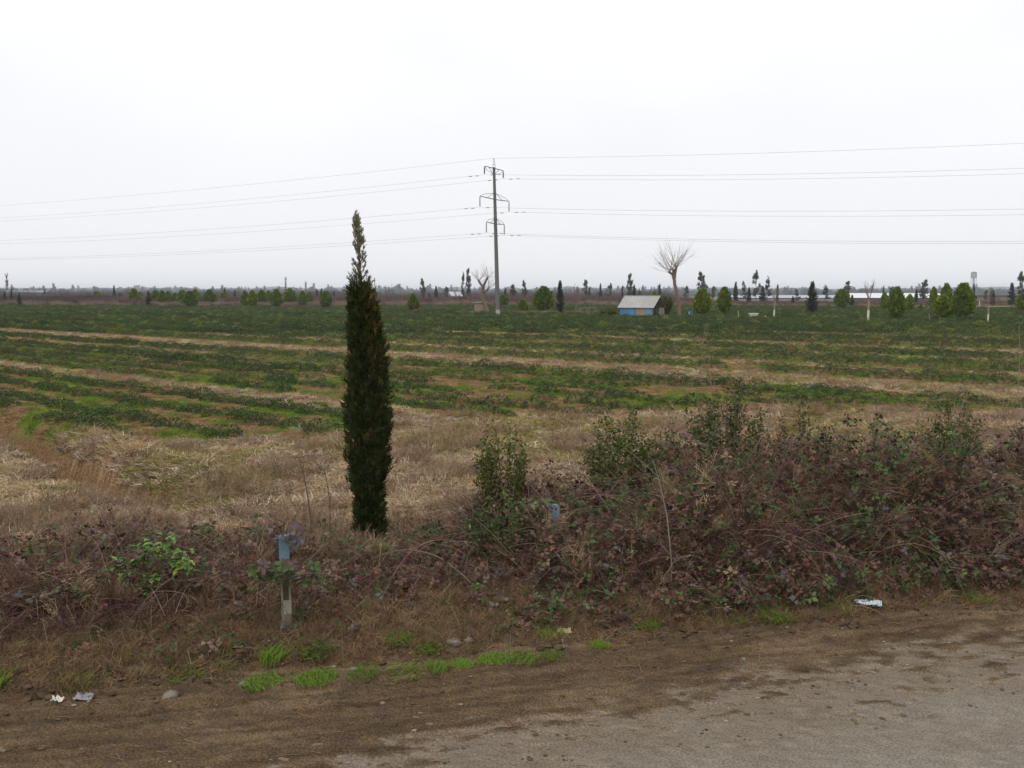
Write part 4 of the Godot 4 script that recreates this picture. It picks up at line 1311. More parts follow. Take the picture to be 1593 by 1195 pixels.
func make_far() -> void:
	building("long low farm building with bright white roof behind the whitewashed tree", Vector3(148.0, 0, -385.0), 0.0, Vector3(31, 2.1, 14), 1.9, Color(0.2, 0.19, 0.18), Color(0.85, 0.86, 0.87), [[-12, 1.2, 1.6, 0.9], [-4, 1.2, 1.6, 0.9], [4, 1.2, 1.6, 0.9], [12, 1.2, 1.6, 0.9]])
	building("long greenhouse with pale white roof right of the fir group", Vector3(125.0, 0, -420.0), 0.0, Vector3(66, 2.0, 12), 1.2, Color(0.4, 0.4, 0.4), Color(0.55, 0.57, 0.6), [], "greenhouse")
	building("white roofed farm building behind the large oval thuja", Vector3(172.0, 0, -400.0), 0.0, Vector3(18, 2.2, 12), 1.7, Color(0.25, 0.24, 0.22), Color(0.85, 0.86, 0.87), [])
	building("long tan walled building with dark roof line at the right edge", Vector3(206.0, 0, -400.0), 0.0, Vector3(72, 3.0, 12), 0.35, Color(0.27, 0.23, 0.18), Color(0.16, 0.15, 0.14), [[-24, 1.6, 1.8, 1.2], [-8, 1.6, 1.8, 1.2], [-3, 1.7, 1.9, 1.2, Color(0.7, 0.7, 0.7)], [14, 1.6, 1.8, 1.2], [24, 1.6, 1.8, 1.2]])
	building("small pale gabled house between the fir and the two slim eucalyptus", Vector3(-20.6, 0, -345.0), 0.5, Vector3(4.0, 2.7, 5.0), 1.7, Color(0.35, 0.36, 0.38), Color(0.62, 0.64, 0.67), [[0.0, 1.5, 0.9, 1.0]], "house")
	building("low pale building on the horizon at far left", Vector3(-345.0, 0, -690.0), 0.0, Vector3(30, 5.2, 12), 1.4, Color(0.3, 0.32, 0.33), Color(0.36, 0.38, 0.4), [[-9, 3.0, 2.0, 1.4], [0, 3.0, 2.0, 1.4], [9, 3.0, 2.0, 1.4]])
	# water tower
	var wt := thing("water_tower", "grey cylindrical water tower on thin legs above the tan building", "water tower", Vector3(200.0, 0, -420.0))
	var tk := MB.new()
	tk.tube([Vector3(0, 10.6, 0), Vector3(0, 12.9, 0)], 1.2, 1.2, 20, Color(0.36, 0.38, 0.4), true)
	part("tank", tk.mesh(), M.paint, wt)
	var cp := MB.new()
	cp.tube([Vector3(0, 12.92, 0), Vector3(0, 13.35, 0)], 1.28, 0.25, 20, Color(0.33, 0.35, 0.37), true)
	part("cap", cp.mesh(), M.paint, wt)
	for k in 4:
		var a := PI / 4 + k * PI / 2
		var lg := MB.new()
		lg.tube([Vector3(cos(a) * 1.25, -0.1, sin(a) * 1.25), Vector3(cos(a) * 1.0, 10.62, sin(a) * 1.0)], 0.09, 0.08, 6, Color(0.33, 0.34, 0.35))
		part("leg", lg.mesh(), M.steel, wt)
	var pp := MB.new()
	pp.tube([Vector3(0, -0.1, 0), Vector3(0, 10.62, 0)], 0.2, 0.2, 8, Color(0.36, 0.37, 0.38))
	part("pipe", pp.mesh(), M.steel, wt)
	for y in [3.5, 7.0]:
		for k in 4:
			var a := PI / 4 + k * PI / 2
			var b := a + PI / 2
			var bc := MB.new()
			bc.tube([Vector3(cos(a) * 1.15, y, sin(a) * 1.15), Vector3(cos(b) * 1.15, y, sin(b) * 1.15)], 0.05, 0.05, 4, Color(0.33, 0.34, 0.35))
			part("brace", bc.mesh(), M.steel, wt)
	# brown leafless scrub along the far edge of the field
	var tw := []
	for v in 3:
		var mb := MB.new()
		for k in 110:
			var b := rf(0, TAU)
			var d := Vector3(cos(b) * rf(0.1, 0.7), 1, sin(b) * rf(0.1, 0.7)).normalized()
			var p := Vector3(rf(-1.1, 1.1), -0.05, rf(-1.1, 1.1))
			var l := rf(0.9, 2.6)
			var f := rf(0.7, 1.25)
			mb.blade(p, d, (d + rv() * 0.4).normalized(), l, 0.06, Color(f, f, f))
			mb.blade(p + d * l * 0.4, (d + rv() * 0.7).normalized(), (d + rv() * 0.6).normalized(), l * 0.55, 0.04, Color(f, f, f))
		tw.append(mb.mesh())
	var sc := [Scatter.new(), Scatter.new(), Scatter.new()]
	for k in 4200:
		var z := -rf(282, 345)
		var x := rf(-0.58, 0.6) * -z
		var s := rf(0.75, 1.25) * (0.55 + 0.55 * ss(282, 305, -z)) * (1.0 + 0.3 * nA.get_noise_2d(x * 0.1, z * 0.1)) * lerpf(1.15, 0.55, ss(45.0, 75.0, x))
		var c := jit(Color(0.135, 0.095, 0.085), 0.25)
		if x < -130.0: c = jit(Color(0.085, 0.07, 0.065), 0.25)
		if z > -290: c = jit(Color(0.23, 0.165, 0.125), 0.25)
		(sc[k % 3] as Scatter).add(Vector3(x, 0, z), rf(0, TAU), s * 1.15, s, c)
	for k in 1700:   # bare brushwood standing behind the scrub
		var z := -rf(355, 470)
		var x := rf(-0.58, 0.16) * -z
		var s := rf(1.2, 2.3) * (1.0 + 0.5 * nA.get_noise_2d(x * 0.06, z * 0.05))
		(sc[k % 3] as Scatter).add(Vector3(x, 0, z), rf(0, TAU), s * 1.3, s, jit(Color(0.15, 0.125, 0.115), 0.25))
	for k in 600:   # dry tall grass at the field's far left edge and round the pole
		var x := rf(-95, -40)
		var z := -rf(252, 268)
		(sc[k % 3] as Scatter).add(Vector3(x, 0, z), rf(0, TAU), 0.8, rf(0.4, 0.75), jit(Color(0.22, 0.155, 0.12), 0.25))
	for k in 130:
		var x := rf(-9, 14)
		var z := -rf(150, 160)
		(sc[k % 3] as Scatter).add(Vector3(x, 0, z), rf(0, TAU), 0.4, rf(0.2, 0.36), jit(Color(0.25, 0.17, 0.115), 0.25))
	var scrub := thing("brown_scrub", "band of leafless brown scrub along the far edge of the tea field", "scrub")
	scrub.set_meta("kind", "stuff")
	for k in 3: spread("twigs", tw[k], M.dry, sc[k], "", "", scrub)
	# far wood: trees that read as one mass on the horizon
	var fw := []
	for v in 3:
		var mb := MB.new()
		for k in 260:
			var o := rv() * pow(rng.randf(), 0.4)
			var p := Vector3(o.x * 0.5, 0.55 + o.y * 0.45, o.z * 0.5) if v < 2 else Vector3(o.x * 0.2 * (1.2 - absf(o.y)), 0.5 + o.y * 0.5, o.z * 0.2)
			var d := rv()
			mb.leaf(p, d, d.cross(rv()).normalized(), 0.16, 0.11, jit(Color(1, 1, 1), 0.3))
		fw.append(mb.mesh())
	var fs := [Scatter.new(), Scatter.new(), Scatter.new()]
	for k in 5200:
		var z := -rf(1700, 3800)
		var x := rf(-0.62, 0.62) * -z
		var h := rf(5.0, 10.5) * (0.7 + 0.6 * nA.get_noise_2d(x * 0.03, z * 0.01)) * (-z / 1050.0)
		var kind := 2 if rng.randf() < 0.22 else k % 2
		(fs[kind] as Scatter).add(Vector3(x, -0.3, z), rf(0, TAU), h * rf(0.8, 1.5) if kind < 2 else h * 0.9, h * (1.35 if kind == 2 else 1.0), jit(Color(0.07, 0.075, 0.065), 0.3))
	var wood := thing("far_wood", "hazy blue-grey line of distant trees on the horizon", "trees")
	wood.set_meta("kind", "stuff")
	for k in 3: spread("trees", fw[k], M.leaf, fs[k], "", "", wood)
	# low hills beyond
	var hx := PackedFloat32Array()
	for k in 121: hx.append(-4500.0 + 75.0 * k)
	var hz := PackedFloat32Array([-6000.0, -5600.0, -5200.0, -4900.0, -4600.0])
	structure("hills", sheet(hx, hz, func(x: float, z: float):
		var h: float = 42.0 + 20.0 * nC.get_noise_2d(x * 0.05, 5.0) + 5.0 * nB.get_noise_2d(x * 0.12, z * 0.1)
		h *= tab([-6000.0, 0.9, -5200.0, 1.0, -4900.0, 0.8, -4600.0, -0.1], z)
		return [Vector3(x, h, z), Color(0.08, 0.085, 0.07)]), M.rough)

# ---------------------------------------------------------------- along the verge
func make_verge() -> void:
	for q in [[-1.96, -8.2, 0.97, 0.02, "mossy concrete fence post with a pale blue painted top at left"], [0.42, -10.0, 0.74, -0.04, "weathered fence post with blue top, half hidden in the thicket"]]:
		var y := ground(q[0], q[1])
		var node := thing("fence_post", q[4], "fence post", Vector3(q[0], y, q[1]), 0.2, "old roadside fence posts")
		node.rotation.z = q[3]
		var mb := MB.new()
		var hh: float = q[2]
		# a rough cast post: chipped edges, slightly tapered, eight rings
		var rings := []
		for k in 9:
			var y2 := lerpf(-0.2, hh * 0.82, k / 8.0)
			var ring := []
			for cn in [[-1, -1], [-0.6, -1], [0.6, -1], [1, -1], [1, -0.6], [1, 0.6], [1, 1], [0.6, 1], [-0.6, 1], [-1, 1], [-1, 0.6], [-1, -0.6]]:
				var corner: float = 0.93 if absf(cn[0]) == 1.0 and absf(cn[1]) == 1.0 else 1.0
				ring.append(Vector3(cn[0], 0, cn[1]) * (0.043 * corner * rf(0.93, 1.04)) + Vector3(0, y2, 0))
			rings.append(ring)
		for k in 8:
			for cn in 12:
				var patch := jit(Color(0.40, 0.37, 0.30), 0.12)
				var mossy := rng.randf()
				if mossy < 0.25: patch = jit(Color(0.17, 0.16, 0.09), 0.3)
				elif mossy < 0.4: patch = jit(Color(0.24, 0.21, 0.17), 0.3)
				mb.quad(rings[k][cn], rings[k + 1][cn], rings[k + 1][(cn + 1) % 12], rings[k][(cn + 1) % 12], patch)
		part("shaft", mb.mesh(), M.post, node)
		var tp := MB.new()
		tp.box(Vector3(0, hh * 0.905, 0), Vector3(0.042, 0, 0), Vector3(0, hh * 0.092, 0), Vector3(0, 0, 0.042), Color(0.2, 0.31, 0.39))
		tp.box(Vector3(0, hh + 0.006, 0), Vector3(0.034, 0, 0), Vector3(0, 0.009, 0), Vector3(0, 0, 0.034), Color(0.2, 0.31, 0.39))
		part("painted_top", tp.mesh(), M.post, node)
	# bramble sprays hanging over the left post
	var lm := bramble_leaf_mesh()
	var sp := MB.new()
	sp.tube(arch(Vector3(-0.3, 0.45, 0.16), Vector3(0.8, 0.75, 0.05).normalized(), 0.95, 1.4, 10), 0.006, 0.002, 4, Color(0.16, 0.12, 0.09))
	var spray := thing("bramble_spray", "green and purple bramble spray draped over the left fence post", "bramble", Vector3(-1.96, ground(-1.96, -8.2), -8.2))
	part("cane", sp.mesh(), M.stem, spray)
	var sc := Scatter.new()
	for k in 75:
		var c := jit(Color(0.06, 0.085, 0.028), 0.35) if rng.randf() < 0.55 else jit(Color(0.085, 0.065, 0.06), 0.3)
		var p := Vector3(rf(-0.28, 0.32), rf(0.6, 0.79), rf(0.08, 0.2))
		if k > 62: p = Vector3(rf(-0.1, 0.14), rf(0.93, 1.06), rf(0.0, 0.13)); c = jit(Color(0.075, 0.07, 0.07), 0.3)
		sc.add(p, rf(0, TAU), rf(1.0, 1.5), rf(1.0, 1.5), c, Vector2(rf(-0.2, 1.1), rf(-0.6, 0.6)))
	spread("leaves", lm, M.bramble_leaf, sc, "", "", spray)
	# fresh tufts of grass at the road's edge, each placed where it grows
	var tm := [grass_mesh(170, 0.15, 0.7, 0.007, 0.13, Color(0.14, 0.24, 0.032)), grass_mesh(190, 0.12, 0.9, 0.007, 0.19, Color(0.14, 0.235, 0.032)), grass_mesh(260, 0.10, 0.9, 0.008, 0.22, Color(0.145, 0.24, 0.036))]
	var tufts := [
		[2.41, -8.62, 0, 1.15, 1.0, "vivid green grass tuft at the verge edge left of the white litter"],
		[3.08, -8.98, 1, 0.8, 0.7, "small green grass tuft beside the white litter"],
		[1.22, -8.4, 0, 0.75, 0.8, "small green grass tuft below the pale sapling stem"],
		[1.95, -8.62, 1, 0.9, 0.55, "flat green grass tuft left of the vivid one on the verge"],
		[-0.72, -7.85, 0, 0.95, 0.8, "green grass tuft left of the whitish rubble on the verge"],
		[-1.62, -7.72, 0, 1.25, 1.1, "large bright green grass tuft below the left fence post"],
		[-1.95, -7.62, 0, 0.9, 0.9, "green grass tuft touching the large tuft below the left post"],
		[0.08, -7.62, 2, 1.0, 0.7, "low green grass patch on the right end of the muddy ridge"],
		[0.32, -7.68, 2, 0.7, 0.6, "tiny green grass patch past the end of the muddy ridge"],
		[-0.4, -7.5, 2, 0.6, 0.6, "small grass patch on the muddy ridge right of its middle"],
		[-0.85, -7.32, 1, 0.85, 0.75, "round green grass tuft in the middle of the muddy ridge"],
		[-1.15, -7.25, 2, 0.95, 0.7, "long low grass patch left of the middle of the muddy ridge"],
		[-1.5, -7.16, 2, 1.0, 0.75, "green grass patch on the left half of the muddy ridge"],
		[-1.9, -7.08, 2, 1.0, 0.6, "leftmost low grass patch on the muddy ridge"],
		[-2.6, -7.35, 1, 0.8, 0.7, "small grass tuft left of the muddy ridge near the verge"],
		[-3.35, -7.2, 1, 0.8, 0.8, "green grass tuft above the dark litter at far left"],
		[-3.95, -7.1, 0, 0.9, 0.8, "green grass tuft at the left picture edge"],
		[-2.3, -7.78, 1, 0.8, 0.7, "dull green grass patch left of the two touching tufts below the post"],
		[-0.95, -7.95, 1, 0.7, 0.7, "small grass tuft at the verge edge between left post and rubble"],
		[0.35, -8.2, 1, 0.6, 0.7, "small grass tuft left of the large pale dry leaf"],
		[-0.6, -7.42, 2, 0.75, 0.7, "low grass patch right of the round tuft on the muddy ridge"],
		[-0.15, -7.56, 2, 0.8, 0.7, "low grass patch near the right end of the muddy ridge"],
		[0.75, -8.0, 2, 0.5, 0.6, "tiny lone grass sprig on the bare mud"],
		[4.55, -9.25, 1, 0.8, 0.7, "dull green grass patch right of the white litter"],
	]
	for t in tufts:
		var o := single("grass_tuft", tm[t[2]], M.grass, t[5], "grass tuft", Vector3(t[0], shoulder_height(t[0], t[1]) + (0.025 if t[2] == 2 else 0.01), t[1]), rf(0, TAU), "green grass tufts on the verge")
		o.scale = Vector3(t[3] * (0.8 if t[2] == 2 else 1.1), t[4] * 1.35, t[3] * (0.6 if t[2] == 2 else 1.0))
	# stones
	for s in [[-2.55, -6.95, 0.09, "flat grey stone at the left end of the grassy ridge"], [-2.05, -7.15, 0.06, "small pale stone beside the leftmost ridge grass"], [-0.5, -8.0, 0.09, "whitish lump of rubble on the verge"], [-0.36, -8.05, 0.07, "second whitish lump right of the rubble on the verge"], [0.42, -7.95, 0.05, "small pale stone in the mud past the ridge"], [-1.25, -7.42, 0.05, "small grey stone behind the middle of the ridge"], [-0.95, -6.85, 0.03, "pale pebble in the wheel-flattened mud left of centre"], [1.9, -8.1, 0.03, "pale pebble on the bare mud at right"]]:
		var sm := SphereMesh.new()
		sm.radius = 1.0; sm.height = 2.0; sm.radial_segments = 12; sm.rings = 7
		var arr := sm.get_mesh_arrays()
		var vv: PackedVector3Array = arr[Mesh.ARRAY_VERTEX]
		var mb := MB.new()
		var sd := rf(0, 90)
		for p in vv:
			mb.v.append(p * (s[2] * (1.0 + 0.55 * nA.get_noise_3d(p.x * 9.0 + sd, p.y * 9.0, p.z * 9.0))) * Vector3(0.85, 0.32, 0.6))
			mb.n.append(p.normalized()); mb.c.append(Color(0.27, 0.23, 0.185))
		mb.i = arr[Mesh.ARRAY_INDEX]
		single("stone", mb.mesh(), M.post, s[3], "stone", Vector3(s[0], shoulder_height(s[0], s[1]) + s[2] * 0.12, s[1]), rf(0, TAU), "stones on the muddy verge")
	# litter
	single("plastic_bag", crumple(0.11, 0.045, Color(0.5, 0.54, 0.57)), M.paint, "crumpled white and blue plastic bag at the thicket foot", "plastic bag", Vector3(3.4, shoulder_height(3.4, -8.97) + 0.03, -8.97))
	single("crumpled_packet", crumple(0.08, 0.03, Color(0.22, 0.2, 0.2)), M.paint, "crumpled grey packet lying on the mud at far left", "litter", Vector3(-3.18, shoulder_height(-3.18, -6.93) + 0.015, -6.93))
	single("paper_scrap", crumple(0.05, 0.025, Color(0.6, 0.56, 0.48)), M.paint, "small cream paper scrap left of the crumpled packet", "litter", Vector3(-3.36, shoulder_height(-3.36, -6.88) + 0.012, -6.88))
	single("dry_leaf", crumple(0.07, 0.03, Color(0.42, 0.31, 0.19)), M.dry, "large pale dry leaf at the verge edge below the right post", "dry leaf", Vector3(0.46, shoulder_height(0.46, -8.25) + 0.02, -8.25))
	# clods, straw and fallen leaves on the mud: nobody could count them
	var cl := MB.new()
	for k in 16:
		var p := rv()
		cl.tri(p, rv(), rv(), Color(1, 1, 1))
	var clod := SphereMesh.new()
	clod.radius = 1.0; clod.height = 1.4; clod.radial_segments = 7; clod.rings = 4
	var cm := MB.new()
	var ca := clod.get_mesh_arrays()
	for p in (ca[Mesh.ARRAY_VERTEX] as PackedVector3Array):
		cm.v.append(p * (1.0 + 0.5 * nA.get_noise_3d(p.x * 11.0, p.y * 11.0, p.z * 11.0))); cm.n.append(p.normalized()); cm.c.append(Color.WHITE)
	cm.i = ca[Mesh.ARRAY_INDEX]
	var cs := Scatter.new()
	var st := Scatter.new()
	var straw := MB.new()
	straw.tube(arch(Vector3(-0.06, 0.004, 0), Vector3(1, 0.08, 0.1).normalized(), 0.10, 0.15, 4), 0.0013, 0.0009, 3, Color(1, 1, 1))
	var vg := [Scatter.new(), Scatter.new()]
	var lv := Scatter.new()
	for k in 14000:
		var a := rf(-6, 10)
		var w := rf(5.6, 8.7)
		var p := from_road(a, w)
		var y := shoulder_height(p.x, p.y)
		if (w > 6.9 or rng.randf() < 0.35) and rng.randf() < 0.75 and nA.get_noise_2d(a * 3.0, w * 5.0) > -0.05:
			var s := 0.004 + 0.011 * pow(rng.randf(), 3.0)
			cs.add(Vector3(p.x, y + s * 0.2, p.y), rf(0, TAU), s * rf(1.0, 1.8), s * 0.6, jit(MUD if rng.randf() < 0.9 else Color(0.19, 0.165, 0.13), 0.4))
		if w > 7.35 and w < 8.1 and rng.randf() < 0.3 and nA.get_noise_2d(a * 3.0, w * 4.0) > 0.0:
			var s := rf(0.012, 0.032)
			cs.add(Vector3(p.x, y + s * 0.15, p.y), rf(0, TAU), s * rf(1.0, 1.7), s * 0.7, jit(Color(0.07, 0.048, 0.03), 0.3), Vector2(rf(-0.4, 0.4), rf(-0.4, 0.4)))
		if rng.randf() < 0.12:
			st.add(Vector3(p.x, y + 0.004, p.y), rf(-0.5, 0.5) if rng.randf() < 0.7 else rf(0, TAU), rf(0.5, 1.6), 1.0, jit(Color(0.25, 0.18, 0.095), 0.35))
	for k in 24000:
		var a := rf(-6, 10.5)
		var w := 7.68 + pow(rng.randf(), 0.85) * 1.6
		w += 0.12 * nB.get_noise_2d(a * 3.0, 2.0)
		var p := from_road(a, w)
		var y := shoulder_height(p.x, p.y)
		var r := rng.randf()
		var c := jit(Color(0.22, 0.155, 0.085), 0.3)
		if r < 0.25: c = jit(Color(0.15, 0.09, 0.055), 0.3)
		elif r < 0.36 and nB.get_noise_2d(a * 1.3, w) > 0.0: c = jit(Color(0.11, 0.125, 0.035), 0.3)
		if rng.randf() < 0.5: (vg[k % 2] as Scatter).add(Vector3(p.x, y - 0.01, p.y), rf(0, TAU), rf(0.5, 1.0), rf(0.35, 0.9), c, Vector2(rf(-0.4, 0.4), rf(-0.4, 0.4)))
		elif rng.randf() < 0.35: lv.add(Vector3(p.x, y + 0.01, p.y), rf(0, TAU), rf(0.5, 1.0), rf(0.5, 1.0), jit(Color(0.16, 0.08, 0.045), 0.4), Vector2(rf(-0.3, 0.3), rf(-0.3, 0.3)))
	var bits := thing("mud_clods", "crumbs of dark mud scattered over the shoulder", "mud")
	bits.set_meta("kind", "stuff")
	spread("clods", cm.mesh(), M.rough, cs, "", "", bits)
	var chaff := thing("straw_bits", "yellow straw bits strewn over the muddy shoulder", "straw")
	chaff.set_meta("kind", "stuff")
	spread("straws", straw.mesh(), M.dry, st, "", "", chaff)
	var vgrass := thing("verge_grass", "withered yellow brown grass along the foot of the brambles", "grass")
	vgrass.set_meta("kind", "stuff")
	var vm := [grass_mesh(26, 0.16, 1.2, 0.005, 0.09), grass_mesh(22, 0.22, 0.8, 0.005, 0.08)]
	for k in 2: spread("blades", vm[k], M.dry, vg[k], "", "", vgrass)
	spread("fallen_leaves", lm, M.dry, lv, "", "", vgrass)

func shoulder_height(x: float, z: float) -> float:
	var w := road_w(x, z)
	return maxf(ground(x, z), maxf(0.0, mud_height(road_a(x, z), w)))
func crumple(r: float, h: float, col: Color) -> ArrayMesh:
	# a crumpled sheet: creased, folded over itself, with a few darker print patches
	var mb := MB.new()
	var n := 9
	var pts := []
	for a in n:
		for b in n:
			var u := (a / (n - 1.0) - 0.5) * 2.0
			var v := (b / (n - 1.0) - 0.5) * 2.0
			pts.append(Vector3(u * r * rf(0.75, 1.05), h * absf(rng.randfn(0.3, 0.5)) * (1.2 - 0.5 * (absf(u) + absf(v)) * 0.5), v * r * 0.7 * rf(0.75, 1.05)))
	for a in n - 1:
		for b in n - 1:
			var c := col
			if rng.randf() < 0.12: c = Color(col.r * 0.35, col.g * 0.6, col.b * 0.85)
			mb.quad(pts[a * n + b], pts[a * n + b + 1], pts[(a + 1) * n + b + 1], pts[(a + 1) * n + b], c)
	return mb.mesh()


